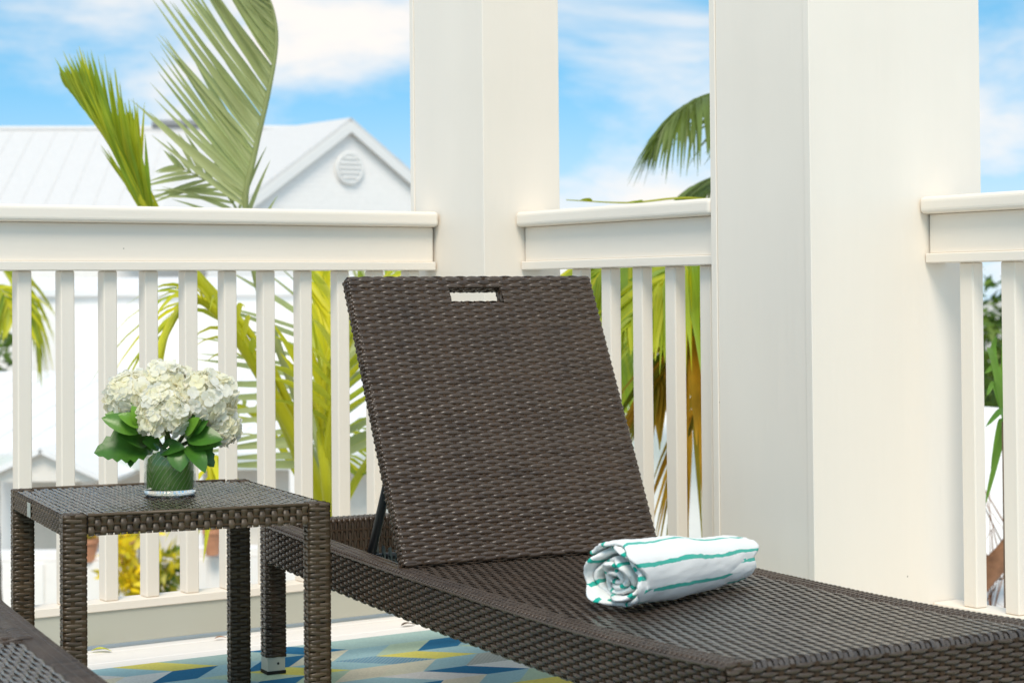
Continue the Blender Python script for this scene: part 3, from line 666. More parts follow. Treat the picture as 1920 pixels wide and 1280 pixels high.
flower('white hydrangea head at the left of the bouquet, tilted outward', 248, 744, .0, .053, [(290, 838, 0, 176, 846, -.03, .066, .12, .28), (275, 800, -.03, 196, 775, -.045, .036, .55, 0), (275, 835, -.02, 222, 812, -.05, .034, .08, 0), (252, 838, -.01, 244, 876, -.04, .020, .0, 0), (268, 808, -.05, 190, 782, -.06, .034, .5, 0), (266, 800, -.06, 222, 776, -.07, .026, .9, 0), (264, 798, -.06, 248, 760, -.07, .022, 1., 0)], foot=(-.015, .005))
flower('white hydrangea head at the back top of the bouquet', 312, 722, .02, .050, [(262, 800, -.02, 214, 780, -.05, .030, .75, 0), (262, 790, -.03, 246, 755, -.05, .026, .9, 0)], foot=(0, .02))
flower('largest white hydrangea head at the front centre of the bouquet', 307, 775, -.05, .052, [(335, 838, -.05, 338, 884, -.075, .036, .18, 0), (350, 836, -.05, 386, 884, -.08, .032, .15, 0), (300, 845, -.04, 345, 838, -.07, .03, .0, 0)], squash=(1, 1, .98), n=120, foot=(0, -.01))
flower('cream white hydrangea head at the right of the bouquet', 384, 748, -.005, .062, [(352, 830, -.03, 416, 830, -.05, .042, .22, 0), (350, 828, -.02, 398, 806, -.03, .044, .02, 0), (345, 818, -.03, 376, 786, -.06, .030, .6, 0), (352, 812, -.05, 392, 778, -.05, .036, .0, 0), (348, 815, -.06, 374, 782, -.075, .026, .85, 0), (350, 822, -.05, 418, 822, -.06, .040, .15, 0)], foot=(.015, .005))
flower('small white hydrangea head hanging low at the right of the bouquet', 415, 803, .0, .036, [(350, 838, -.01, 402, 872, -.03, .044, .0, .22), (300, 838, -.04, 268, 826, -.06, .03, .0, 0)], n=60, foot=(.02, .015))

# ------------------------------------------------------------------ palms
FROND = mat('palm_leaflet', (.28, .40, .03), .42, .4, var=.2, vscale=6, trans=.42, tone=(.78, .72, .03))
FRONDG = mat('palm_leaflet_grey', (.40, .45, .18), .5, .3, var=.2, vscale=6, trans=.42, tone=(.52, .55, .26))
FRONDO = mat('palm_leaflet_dry', (.68, .36, .03), .6, .3, var=.3, vscale=6, trans=.4, tone=(.16, .22, .02))
FRONDD = mat('palm_leaflet_dark', (.15, .21, .04), .42, .4, var=.2, vscale=6, trans=.35, tone=(.16, .22, .05))
BARK = mat('palm_trunk', (.20, .16, .12), .85, .2, var=.3, vscale=20, bump=.6, bscale=30, stretch=(.3, .3, 3))
def frond(parent, base, pts, leaflets, mat_, length, droop=.25, ang=42, side=0, wind=(0, 0, 0), width=.025, start=.22, tone=(.3, .25), rr=.018, yellow=1., flat=None, tipfade=.35):
    """pts: world points along the midrib. side 0 both, +1/-1 one side only"""
    P = catmull(pts, 46); w = W(); r = np.linspace(rr, rr * .2, 46)
    w.tube(P - base, r, 6, np.clip(np.linspace(.95 * yellow, .3, 46), 0, 1)[None].repeat(6, 0).reshape(6, 46) if False else .75 * yellow, cap=False)
    T = np.gradient(P, axis=0); T /= np.linalg.norm(T, axis=1)[:, None]
    wind = np.asarray(wind, float)
    ref = np.array([0, 0, 1.]) if flat is None else np.asarray(flat, float)
    for i in range(leaflets):
        f = start + (1 - start) * (i + .5) / leaflets
        k = f * 45; a = min(int(k), 44); q = P[a] + (P[a + 1] - P[a]) * (k - a); t = T[a]
        s = np.cross(t, ref); s /= np.linalg.norm(s) + 1e-9; u = np.cross(s, t)
        L = length * (.35 + .65 * math.sin(np.pi * min(1, .18 + .82 * (f - start) / (1 - start)) ** .8)) * rng.uniform(.85, 1.1)
        L *= 1 - tipfade * max(0, (f - .8) / .2)
        for sg in ((-1, 1) if side == 0 else (side,)):
            an = R_(ang * (1.15 - .45 * f) + rng.normal(0, 4))
            d = t * math.cos(an) + s * sg * math.sin(an) + u * .12 + wind + rng.normal(0, .03, 3); d /= np.linalg.norm(d)
            n = 6; tt = np.linspace(0, 1, n); C = q + d * (tt * L)[:, None] - np.array([0, 0, 1.]) * (droop * L * tt ** 2.2 * rng.uniform(.7, 1.3))[:, None]
            b = np.cross(d, u); b /= np.linalg.norm(b) + 1e-9; nn = np.cross(b, d)
            rot = rng.normal(0, .35); b2 = b * math.cos(rot) + nn * math.sin(rot); n2_ = np.cross(b2, d)
            wd = width * rng.uniform(.8, 1.15) * np.array([.5, 1, .95, .75, .42, .04]) * .5
            G = np.stack([C - b2 * wd[:, None] + n2_ * (wd * .45)[:, None], C, C + b2 * wd[:, None] + n2_ * (wd * .45)[:, None]], 1)
            w.grid(G - base, np.clip(rng.normal(*tone), 0, 1))
    return w.obj('frond', mat_, parent)
def trunk(parent, base, top, r0, r1):
    w = W(); n = 40; t = np.linspace(0, 1, n)[:, None]; P = np.array(base) * (1 - t) + np.array(top) * t + np.sin(np.pi * t) * np.array([.12, .05, 0])
    r = np.linspace(r0, r1, n) * (1 + .05 * (np.arange(n) % 2)); w.tube(P - np.array(base), r, 12); return w.obj('trunk', BARK, parent)
def px(l): return [at(*p) for p in l]
c1 = at(615, 985, 7.2); b1 = np.array([c1[0], c1[1], GZ])
P1 = thing('palm_tree', 'green coconut palm behind the long balustrade, two fronds standing against the sky', 'palm', tuple(b1))
trunk(P1, b1, c1 - np.array([0, 0, .1]), .14, .10)
# upright bundled young frond
frond(P1, b1, px([(600, 960, 7.1), (540, 800, 7.0), (465, 655, 6.9), (385, 540, 6.8), (310, 455, 6.75), (262, 370, 6.7), (215, 280, 6.7), (175, 222, 6.7), (126, 160, 6.7)]), 60, FROND, .34, droop=-.10, ang=10, side=0, start=.50, tone=(.22, .2), rr=.030, wind=RV * .07 + UV_ * .30, width=.019, flat=-WV, yellow=.9, tipfade=.5)
frond(P1, b1, px([(604, 955, 7.1), (560, 800, 7.0), (480, 640, 6.9), (360, 500, 6.85), (284, 395, 6.8), (262, 320, 6.8), (243, 235, 6.8)]), 32, FROND, .30, droop=-.05, ang=10, side=0, start=.55, tone=(.42, .2), rr=.018, wind=UV_ * .15, width=.017, flat=-WV, tipfade=.5)
# tall frond, all leaflets blown to the left
frond(P1, b1, px([(612, 960, 7.2), (560, 760, 7.1), (490, 560, 7.05), (460, 392, 7.0), (477, 290, 7.0), (503, 175, 7.0), (518, 85, 7.0), (514, 30, 7.0), (500, -8, 7.0), (470, -40, 7.0)]), 84, FRONDG, .58, droop=-.03, ang=50, side=-1, start=.335, tone=(.4, .35), rr=.016, wind=-RV * .12 + UV_ * .10, width=.023, flat=-WV, yellow=.5, tipfade=.45)
frond(P1, b1, px([(612, 960, 7.25), (565, 770, 7.15), (500, 570, 7.1), (455, 420, 7.1), (420, 360, 7.1), (370, 330, 7.1), (330, 310, 7.1)]), 12, FRONDG, .30, droop=.12, ang=48, side=0, start=.42, tone=(.3, .3), rr=.008, wind=-RV * .1, width=.017, flat=-WV, yellow=.5)
# fronds seen through the balusters
frond(P1, b1, px([(618, 965, 7.2), (600, 850, 7.3), (575, 720, 7.5), (600, 610, 7.8), (680, 540, 8.1), (780, 505, 8.3)]), 30, FRONDG, .55, droop=.05, ang=75, start=.15, tone=(.2, .3), wind=-RV * .25, width=.030, flat=-WV)
frond(P1, b1, px([(612, 965, 7.1), (575, 860, 7.0), (500, 720, 6.9), (420, 600, 6.8), (360, 560, 6.75), (315, 620, 6.7), (300, 690, 6.7)]), 20, FROND, .40, droop=.45, ang=50, start=.35, tone=(.65, .3), rr=.032)
frond(P1, b1, px([(625, 965, 7.0), (615, 860, 6.9), (630, 740, 6.8), (670, 600, 6.8), (740, 500, 6.9), (820, 430, 7.0)]), 22, FROND, .45, droop=.3, ang=50, start=.3, tone=(.5, .3), rr=.022)
frond(P1, b1, px([(622, 970, 7.0), (612, 900, 6.9), (602, 800, 6.9), (610, 690, 6.9), (625, 600, 7.0), (600, 505, 7.1)]), 18, FROND, .38, droop=.15, ang=30, start=.3, tone=(.8, .25), rr=.026, width=.035)
frond(P1, b1, px([(606, 965, 7.2), (560, 890, 7.4), (500, 800, 7.6), (440, 760, 7.7), (380, 800, 7.8), (350, 880, 7.9)]), 10, FROND, .36, droop=.5, ang=55, start=.3, tone=(.5, .3), rr=.02)
frond(P1, b1, px([(630, 970, 7.3), (680, 880, 7.5), (740, 800, 7.8), (830, 780, 8.1), (920, 840, 8.3)]), 34, FROND, .45, droop=.5, ang=55, start=.2, tone=(.3, .3), rr=.02)
frond(P1, b1, px([(618, 985, 7.0), (560, 1000, 6.8), (470, 940, 6.6), (402, 860, 6.45), (398, 915, 6.4), (410, 965, 6.4)]), 8, FROND, .22, droop=.6, ang=40, start=.6, tone=(.9, .1), rr=.030, yellow=1.25)
c2 = at(1500, 520, 8.4); b2 = np.array([c2[0], c2[1], GZ])
P2 = thing('palm_tree', 'coconut palm behind the broad column with orange dry fronds', 'palm', tuple(b2))
trunk(P2, b2, c2, .15, .11)
frond(P2, b2, px([(1500, 500, 8.4), (1460, 300, 8.3), (1400, 196, 8.2), (1335, 178, 8.1), (1275, 208, 8.0), (1230, 262, 8.0)]), 62, FRONDD, .36, droop=.55, ang=55, start=.25, tone=(.4, .3), wind=-UV_ * .35, width=.026)
frond(P2, b2, px([(1500, 510, 8.4), (1440, 380, 8.5), (1380, 330, 8.6), (1310, 345, 8.7), (1270, 380, 8.8)]), 30, FRONDD, .30, droop=.5, ang=60, start=.25, tone=(.5, .3), wind=-UV_ * .35, width=.022)
frond(P2, b2, px([(1490, 520, 8.2), (1400, 420, 7.6), (1300, 400, 7.2), (1200, 440, 6.9), (1120, 520, 6.7), (1070, 640, 6.6)]), 60, FROND, .55, droop=.45, ang=50, start=.15, tone=(.25, .25), wind=-UV_ * .3 - RV * .2, width=.036)
frond(P2, b2, px([(1490, 530, 8.0), (1420, 470, 7.2), (1340, 460, 6.8), (1260, 510, 6.5), (1190, 600, 6.3)]), 50, FROND, .50, droop=.4, ang=50, start=.15, tone=(.35, .3), wind=-UV_ * .3 - RV * .25, width=.038)
frond(P2, b2, px([(1490, 560, 8.0), (1420, 560, 7.4), (1340, 590, 7.0), (1270, 660, 6.8), (1225, 740, 6.7)]), 30, FRONDO, .42, droop=.5, ang=40, start=.2, tone=(.25, .3), wind=-UV_ * .4, width=.045)
frond(P2, b2, px([(1490, 580, 8.0), (1400, 640, 7.4), (1330, 720, 7.0), (1285, 840, 6.9), (1270, 960, 6.9)]), 12, FRONDO, .34, droop=.6, ang=35, start=.4, tone=(.5, .4), wind=-UV_ * .4, width=.030)
frond(P2, b2, px([(1480, 560, 8.4), (1380, 540, 8.8), (1280, 560, 9.2), (1180, 640, 9.6), (1130, 760, 9.8)]), 44, FROND, .50, droop=.5, ang=55, start=.15, tone=(.2, .3), wind=-UV_ * .3, width=.036)
frond(P2, b2, px([(1500, 500, 8.2), (1420, 400, 7.4), (1300, 372, 6.8), (1180, 380, 6.5), (1062, 375, 6.3)]), 2, FROND, .10, droop=.1, ang=8, start=.6, tone=(.4, .2), wind=(0, 0, 0), width=.02, rr=.008)
frond(P2, b2, px([(1510, 520, 8.5), (1600, 420, 8.9), (1700, 400, 9.3), (1790, 470, 9.7)]), 34, FROND, .45, droop=.5, ang=55, start=.2, tone=(.3, .3))
c3 = at(-60, 560, 12.); b3 = np.array([c3[0], c3[1], GZ])
P3 = thing('palm_tree', 'small palm at the left edge, seen through the first balusters', 'palm', tuple(b3))
trunk(P3, b3, c3, .12, .09)
for l in ([(-60, 560, 12), (-20, 500, 12), (30, 520, 12), (62, 600, 12), (70, 680, 12)], [(-60, 560, 12), (-40, 540, 11.8), (0, 545, 11.6), (20, 600, 11.5)], [(-60, 560, 12), (-100, 480, 12), (-160, 470, 12), (-220, 540, 12)], [(-60, 560, 12), (-90, 560, 11.5), (-140, 600, 11.2), (-170, 690, 11.1)]):
    frond(P3, b3, px(l), 18, FROND, .38, droop=.6, ang=50, start=.2, tone=(.45, .35), width=.05)

# ------------------------------------------------------------------ shrubs and trees
BUSHG = mat('bush_leaf', (.06, .12, .02), .5, .4, var=.3, vscale=3, trans=.3, tone=(.20, .30, .03))
BUSHY = mat('croton_leaf', (.86, .66, .02), .45, .4, var=.25, vscale=3, trans=.15, tone=(.10, .17, .02))
BUSHB = mat('blade_leaf', (.12, .28, .03), .4, .4, var=.2, trans=.35, tone=(.22, .40, .06))
BARK2 = mat('tree_bark', (.16, .11, .075), .9, .2, var=.3, bump=.5)
def leafy(name, label, cat, base, h, rx, n, mat_, leaf, group=None, clumps=12, tone=(.35, .3), trunk_r=.06, crown_lo=.25):
    base = np.array(base, float); t = thing(name, label, cat, tuple(base), 0, group)
    w = W(); cl = []
    for i in range(clumps):
        a, z = rng.uniform(0, 2 * np.pi), rng.uniform(crown_lo, .92); k = rx * .72 * math.sqrt(rng.random()) * math.sin(np.pi * (.15 + .7 * z)) ; cl.append(np.array([k * math.cos(a), k * math.sin(a), z * h]))
    for c in cl:
        w.tube(catmull([np.array([0, 0, .0]), c * np.array([.3, .3, .5]), c], 6), np.linspace(trunk_r, trunk_r * .15, 6), 6)
    w.obj('trunk', BARK2, t)
    w = W()
    for i in range(n):
        c = cl[i % clumps]; d = rng.normal(0, 1, 3); d /= np.linalg.norm(d); q = c + d * rx * .42 * rng.random() ** .4 * np.array([1, 1, .8])
        e = rng.normal(0, 1, 3) + d * .8; e /= np.linalg.norm(e); s = np.cross(e, rng.normal(0, 1, 3)); s /= np.linalg.norm(s); L = leaf * rng.uniform(.6, 1.3); nn = np.cross(e, s)
        G = np.array([[q, q], [q + e * L * .4 - s * L * .2 + nn * L * .06, q + e * L * .4 + s * L * .2 + nn * L * .06], [q + e * L - s * L * .02, q + e * L + s * L * .02]])
        w.grid(G, np.clip(rng.normal(*tone), 0, 1))
    w.obj('crown', mat_, t)
def gnd(x, D): p = at(x, 551, D); return (p[0], p[1], GZ)
leafy('croton_shrub', 'bright yellow croton shrub in the yard, left of the two below the table', 'shrub', gnd(250, 17.5), 2.25, .30, 700, BUSHY, .16, 'yellow crotons in the yard', tone=(.15, .25), trunk_r=.02)
leafy('croton_shrub', 'yellow and green croton shrub in the yard, right of the two below the table', 'shrub', gnd(324, 17.0), 2.3, .30, 700, BUSHY, .16, 'yellow crotons in the yard', tone=(.55, .4), trunk_r=.02)
leafy('garden_shrub', 'low green shrub in the yard at the far left below the table', 'shrub', gnd(92, 18.), 1.0, .5, 300, BUSHG, .16, None, tone=(.6, .3), trunk_r=.02)
leafy('leafy_tree', 'green tree beyond the right hand balustrade at the picture edge', 'tree', gnd(1880, 24.), 4.4, 2.0, 2600, BUSHG, .22, 'trees beyond the porch', tone=(.45, .35))
leafy('leafy_tree', 'green tree behind the palm between the two columns', 'tree', gnd(1240, 26.), 3.9, 2.2, 2600, BUSHG, .24, 'trees beyond the porch', tone=(.5, .35))
leafy('leafy_tree', 'dark green tree far left beyond the balustrade', 'tree', gnd(-90, 30.), 4.4, 1.6, 1500, BUSHG, .26, 'trees beyond the porch')
leafy('leafy_tree', 'green tree standing outside behind the broad column', 'tree', gnd(1600, 30.), 4.4, 2.6, 2600, BUSHG, .26, 'trees beyond the porch')
leafy('leafy_tree', 'large green tree out to the right of the porch', 'tree', gnd(2150, 22.), 4.6, 2.4, 2600, BUSHG, .24, 'trees beyond the porch')
# strappy plant at the right edge, just outside the railing
sp = at(1885, 790, 6.2); t = thing('strap_leaf_plant', 'bright green strap leaved plant outside the right balustrade', 'plant', tuple(sp))
w = W(); w.tube(np.array([(0, 0, -4.0), (.02, .01, -2), (0, 0, 0)]), [.03, .02, .012], 6); w.obj('stem', BARK2, t)
w = W()
for (x1, y1) in ((1850, 650), (1868, 628), (1845, 700), (1850, 742), (1905, 690), (1848, 800), (1858, 880), (1930, 640), (1960, 720), (1846, 950), (1895, 620)):
    tip = at(x1, y1, 6.2 + rng.normal(0, .1)) - sp; mid = tip * .55 + np.array([0, 0, .07]) + rng.normal(0, .015, 3)
    C = catmull([np.zeros(3), mid, tip], 9); T = np.gradient(C, axis=0); s = np.cross(T, WV); s /= np.linalg.norm(s, axis=1)[:, None] + 1e-9
    wd = .011 * np.sin(np.pi * np.linspace(.15, 1, 9)) ** .6; w.grid(np.stack([C - s * wd[:, None], C + WV * .003, C + s * wd[:, None]], 1), rng.random())
w.obj('leaf_blades', BUSHB, t)
# bare brown branch at the right edge
ba = at(1840, 1105, 8.2); w = W(); w.tube(np.array([at(1800, 1130, 8.2), at(1862, 1062, 8.2), at(1900, 1022, 8.2), at(1990, 940, 8.3), at(2060, 820, 8.3)]) - ba, [.055, .05, .05, .045, .03], 8)
for q in range(26):
    a = at(1845 + 3 * q, 1085 - 3.0 * q, 8.2); w.tube(np.array([a, a + RV * rng.uniform(-.16, .05) + UV_ * rng.uniform(-.3, .3), a + RV * rng.uniform(-.35, .05) + UV_ * rng.uniform(-.4, .4)]) - ba, [.004, .003, .001], 4)
o = w.obj('dry_palm_stalk', mat('dry_stalk', (.26, .13, .07), .8, .2, var=.5, vscale=9)); o.location = tuple(ba); tag(o, 'brown dry palm stalk leaning outside the right balustrade', 'palm stalk')

# ------------------------------------------------------------------ houses
ROOFG = mat('pale_metal_roof', (.66, .635, .61), .7, .2, var=.03)
ROOFW = mat('white_metal_roof', (.84, .82, .80), .7, .25, var=.03)
WALLW = mat('white_siding', (.90, .855, .81), .6, .3, var=.02, bump=.0)
TRIM = mat('pale_trim', (.80, .775, .74), .5, .3)
TRIMG = mat('grey_green_trim', (.66, .69, .65), .5, .3)
BEIGE = mat('beige_wall', (.80, .74, .66), .7, .2, var=.05)
DARKW = mat('dark_window', (.015, .02, .03), .12, .6)
SHADE = mat('porch_shade_door', (.16, .11, .075), .6, .3)  # door panel, shade under the porch roof put into its dark brown
DARKG = mat('dark_vent', (.22, .22, .22), .6, .3)
def frame_at(x, D, z, yaw):
    """local basis: r along the facade to the right, b away from the camera"""
    p = at(x, 551, D); c, s = math.cos(yaw), math.sin(yaw)
    return np.array([p[0], p[1], z]), RV * c + WV * s, WV * c - RV * s
def slab(w, o, a, b, th, tone=0.):
    """thick quad: corner o, edges a and b, thickness th downwards"""
    o, a, b = [np.asarray(x, float) for x in (o, a, b)]; n = np.cross(a, b); n /= np.linalg.norm(n)
    if n[2] < 0: n = -n
    V = [o, o + a, o + a + b, o + b]; V = np.array(V + [v - n * th for v in V])
    w.quads(V, [(0, 1, 2, 3), (7, 6, 5, 4), (0, 4, 5, 1), (1, 5, 6, 2), (2, 6, 7, 3), (3, 7, 4, 0)])
def part(name, m, parent, fn): w = W(); fn(w); return w.obj(name, m, parent, smooth=False)
# --- big house far behind
def big_house():
    D = 45.; zs = lambda y, d: HC - (y - 551) / FPX * d
    o, r, b = frame_at(300, D, 0, R_(4)); t = thing('house', 'large white house with metal roof and a gable with a round vent', 'house', (o[0], o[1], GZ)); O = np.array([o[0], o[1], GZ])
    ze = zs(384, D); zr = zs(233, D + 5.2); x0, x1 = -11., 4.2
    e0 = np.array([0, 0, ze - GZ])
    part('wall', WALLW, t, lambda w: slab(w, e0 * 0 + r * x0 + b * .6 + UV_ * (ze - GZ - .05), r * (x1 - x0 + 6), -UV_ * (ze - GZ - .05) + b * .001, .2))
    part('roof', ROOFG, t, lambda w: slab(w, e0 + r * x0, r * (x1 - x0), b * 5.6 + UV_ * (zr - ze), .12))
    rf = [c for c in t.children if c.name.startswith('roof')][0]
    me = None
    for k in range(26):      # standing seams
        s_ = e0 + r * (x0 + .3 + k * .57); dv = b * 5.55 + UV_ * (zr - ze) * .99; nn = np.cross(r, dv); nn /= np.linalg.norm(nn); nn *= np.sign(nn[2])
        w = W(); V = np.array([s_ - r * .02, s_ + r * .02, s_ + r * .02 + dv, s_ - r * .02 + dv]); V = np.vstack([V + nn * .001, V + nn * .014]); w.quads(V, [(4, 5, 6, 7), (0, 1, 5, 4), (1, 2, 6, 5), (3, 0, 4, 7), (2, 3, 7, 6)])
        w.obj('seam', ROOFG, rf, smooth=False)
    part('ridge_vent', DARKG, t, lambda w: w.tube(np.array([e0 + b * 5.5 + UV_ * (zr - ze + .10) + r * (-.8), e0 + b * 5.5 + UV_ * (zr - ze + .10) + r * 1.15]), .13, 4))
    part('ridge_cap', ROOFG, t, lambda w: w.tube(np.array([e0 + b * 5.55 + UV_ * (zr - ze) + r * x0, e0 + b * 5.55 + UV_ * (zr - ze) + r * x1]), .09, 6))
    part('gutter', TRIM, t, lambda w: w.tube(np.array([e0 + r * x0 - b * .08 - UV_ * .08, e0 + r * (x1 - 1.2) - b * .08 - UV_ * .08]), .07, 6))
    # gable wing
    a = R_(38); fr = RV * math.cos(a) + WV * math.sin(a); fb = WV * math.cos(a) - RV * math.sin(a)
    ap = at(652, 233, 44.) - O; hw, dr, ln = 3.6, 2.5, 7.
    base = ap - UV_ * ap[2]
    def wall(w):
        A, B, C = ap, ap - fr * hw - UV_ * dr, ap + fr * hw - UV_ * dr; B0, C0 = B.copy(), C.copy(); B0[2] = 0; C0[2] = 0; M0 = ap.copy(); M0[2] = 0
        V = np.array([A, B, B0, M0, C, C0]); w.quads(np.vstack([V, V + fb * .15]), [(0, 1, 2, 3), (0, 3, 5, 4), (6, 7, 8, 9), (6, 9, 11, 10), (1, 7, 8, 2), (4, 5, 11, 10)])
    gw = part('gable_wall', WALLW, t, wall)
    for k in range(24):      # clapboards of the gable
        z = k * .115; x = hw * (1 - z / dr)
        if x < .2: break
        c = ap - UV_ * (dr - z) - fb * .0
        w = W(); V = np.array([c - fr * x - fb * .010, c + fr * x - fb * .010, c + fr * (x - .12) + UV_ * .112 - fb * .006, c - fr * (x - .12) + UV_ * .112 - fb * .006]); V = np.vstack([V, V + fb * .004]); w.quads(V, [(0, 1, 2, 3), (0, 4, 5, 1)])
        w.obj('clapboard', WALLW, gw, smooth=False)
    ext = fr * .35 + UV_ * -.243
    rfl = part('gable_roof', ROOFG, t, lambda w: (slab(w, ap - fb * .15 + UV_ * .14, -fr * (hw + .3) - UV_ * (dr + .2), fb * (ln), .1), slab(w, ap - fb * .15 + UV_ * .14, fr * (hw + .3) - UV_ * (dr + .2), fb * (ln), .1)))
    for s_ in (-1, 1):
        w = W(); d = fr * s_ * (hw + .3) - UV_ * (dr + .2); p = ap - fb * .17 + UV_ * .05
        V = np.array([p, p + d, p + d - UV_ * .24, p - UV_ * .24]); w.quads(np.vstack([V, V + fb * .06]), [(0, 1, 2, 3), (7, 6, 5, 4), (0, 4, 5, 1), (3, 2, 6, 7)]); w.obj('rake_board', TRIM, t, smooth=False)
    c = ap - UV_ * 1.02 - fb * .06; an = np.linspace(0, 2 * np.pi, 33)
    v = part('round_vent', TRIM, t, lambda w: w.tube(np.array([c + (fr * math.cos(x) + UV_ * math.sin(x)) * .34 for x in an]), .045, 6, cap=False))
    w = W(); w.tube(np.array([c + fb * .05, c - fb * .0]), .31, 28); w.obj('vent_disc', WALLW, v, smooth=False)
    for k in range(5):
        zz = -.22 + k * .11; hx = math.sqrt(max(.3 ** 2 - zz ** 2, 0)); w = W(); V0 = c + UV_ * zz; V = np.array([V0 - fr * hx - fb * .05, V0 + fr * hx - fb * .05, V0 + fr * hx + UV_ * .06 - fb * .005, V0 - fr * hx + UV_ * .06 - fb * .005]); w.quads(V, [(0, 1, 2, 3)]); w.obj('louver', TRIM, v, smooth=False)
    # small roof step behind the right rake
    part('back_roof', ROOFG, t, lambda w: slab(w, at(690, 296, 49.) - O, RV * .75, WV * 3 + UV_ * .05, .25))
big_house()
# --- low cottage in the middle distance
def cottage():
    De, Dr = 21., 27.; zs = lambda y, d: HC - (y - 551) / FPX * d
    o, r, b = frame_at(350, De, 0, R_(-3)); t = thing('cottage', 'low white roofed cottage with a porch, seen below through the balusters', 'house', (o[0], o[1], GZ)); O = np.array([o[0], o[1], GZ])
    ze, zr = zs(842, De) - GZ, zs(688, Dr) - GZ; x0, x1 = -4.2, 3.0
    part('roof', ROOFW, t, lambda w: (slab(w, UV_ * ze + r * x0, r * (x1 - x0), b * 6 + UV_ * (zr - ze), .10), slab(w, UV_ * zr + r * x0 + b * 6.02, r * (x1 - x0), b * 6 - UV_ * (zr - ze), .10)))
    rf = [c for c in t.children if c.name.startswith('roof')][0]
    for k in range(18):
        s_ = UV_ * (ze + .001) + r * (x0 + .2 + k * .4); dv = b * 5.95 + UV_ * (zr - ze) * .99; w = W()
        V = np.array([s_ - r * .012, s_ + r * .012, s_ + r * .012 + dv, s_ - r * .012 + dv]); V = np.vstack([V, V + UV_ * .012]); w.quads(V, [(4, 5, 6, 7), (0, 1, 5, 4), (1, 2, 6, 5), (3, 0, 4, 7)]); w.obj('seam', ROOFW, rf, smooth=False)
    part('fascia', TRIMG, t, lambda w: slab(w, UV_ * (ze - .02) + r * x0 - b * .03, r * (x1 - x0), b * .03 + UV_ * -.16, .03))
    part('wall', BEIGE, t, lambda w: slab(w, UV_ * (ze - .05) + r * (x0 + .2) + b * .62, r * (x1 - x0 - .4), -UV_ * (ze - .05) + b * .001, .15))
    for xx in (-3.9, -2.0, -1.1, .1, 1.2, 2.7):
        part('post', WALLW, t, lambda w: slab(w, r * (xx - .07) + b * .1 + UV_ * (ze - .12), r * .14, -UV_ * (ze - .12) + b * .001, .14))
    for xx, wd, zz, hh, m in ((-.62, .42, .9, 1.0, DARKW), (-1.6, .5, .9, .95, DARKW), (.75, .8, .02, 1.9, SHADE), (1.75, .7, .85, 1.0, DARKW)):
        f = part('window' if m is DARKW else 'door', TRIM, t, lambda w: slab(w, r * (xx - .05) + b * .58 + UV_ * (zz + hh + .05), r * (wd + .1), -UV_ * (hh + .1) + b * .001, .04))
        part('pane', m, f, lambda w: slab(w, r * xx + b * .52 + UV_ * (zz + hh), r * wd, -UV_ * hh + b * .001, .03))
    # small entry gable on the left
    g = at(75, 838, 20.) - O
    for s_ in (-1, 1): part('gable_slope', ROOFW, t, lambda w: slab(w, g, r * s_ * .75 - UV_ * .34, b * 2.2, .06))
    part('gable_front', BEIGE, t, lambda w: w.quads(np.array([g + b * .1 - UV_ * .07, g + b * .1 - r * .68 - UV_ * .37, g + b * .1 - UV_ * .37, g + b * .1 + r * .68 - UV_ * .37]), [(0, 1, 2, 3)]))
cottage()
# --- long white house behind the cottage, filling the gaps between balusters
def back_house():
    o, r, b = frame_at(300, 33., 0, R_(2)); t = thing('house', 'plain white two storey house behind the cottage roof', 'house', (o[0], o[1], GZ))
    part('wall', WALLW, t, lambda w: slab(w, r * -7 + UV_ * 4.25, r * 12.5, -UV_ * 4.25 + b * .001, .2))
    part('roof', ROOFW, t, lambda w: slab(w, r * -7.2 - b * .3 + UV_ * 4.28, r * 12.9, b * 4 + UV_ * .25, .1))
    for xx in (-5.2, -2.2): 
        f = part('window', TRIM, t, lambda w: slab(w, r * (xx - .06) - b * .03 + UV_ * 2.4, r * 1.0, -UV_ * 1.2 + b * .001, .05)); part('pane', BEIGE, f, lambda w: slab(w, r * xx - b * .07 + UV_ * 2.34, r * .88, -UV_ * 1.08 + b * .001, .03))
back_house()
# --- white garden wall with piers
def garden_wall(xa, xb, D, label):
    A, B = at(xa, 551, D), at(xb, 551, D); A[2] = B[2] = GZ; t = thing('garden_wall', label, 'wall', tuple(A), 0, 'white yard walls'); d = B - A; L = np.linalg.norm(d); d /= L; b = np.array([-d[1], d[0], 0])
    part('wall', WALLW, t, lambda w: slab(w, UV_ * 1.62, d * L, -UV_ * 1.62 + b * .001, .14)); part('coping', WALLW, t, lambda w: slab(w, UV_ * 1.70 - b * .12, d * L, b * .24, .075))
    for k in range(int(L / .8) + 1): part('pier', WALLW, t, lambda w: slab(w, UV_ * 1.6 + d * (k * .8) - b * .1, d * .2, -UV_ * 1.6 + b * .001, .06))
garden_wall(-260, 205, 18.6, 'white yard wall at the left below the table')
garden_wall(352, 820, 18.8, 'white yard wall right of the yellow shrubs')
# --- roof of the wing to the right, seen white through the right hand balusters
def wing():
    o = at(1150, 735, 10.5); t = thing('wing_roof', 'white metal roof of a lower wing outside the right balustrades', 'roof', tuple(o)); 
    d = RV * 1.0 - WV * .25; d /= np.linalg.norm(d); f = WV * 1.0 + RV * .25; f /= np.linalg.norm(f)
    part('roof_sheet', ROOFW, t, lambda w: (slab(w, -d * .3 + UV_ * .1, d * 7.5 - UV_ * .55, -f * 4.2 - UV_ * 1.75, .08)))
    part('wall', WALLW, t, lambda w: slab(w, d * -.2 - f * 3.9 - UV_ * 1.7, d * 7.2 - UV_ * .5, -UV_ * 1.4 + f * .001, .12))
wing()
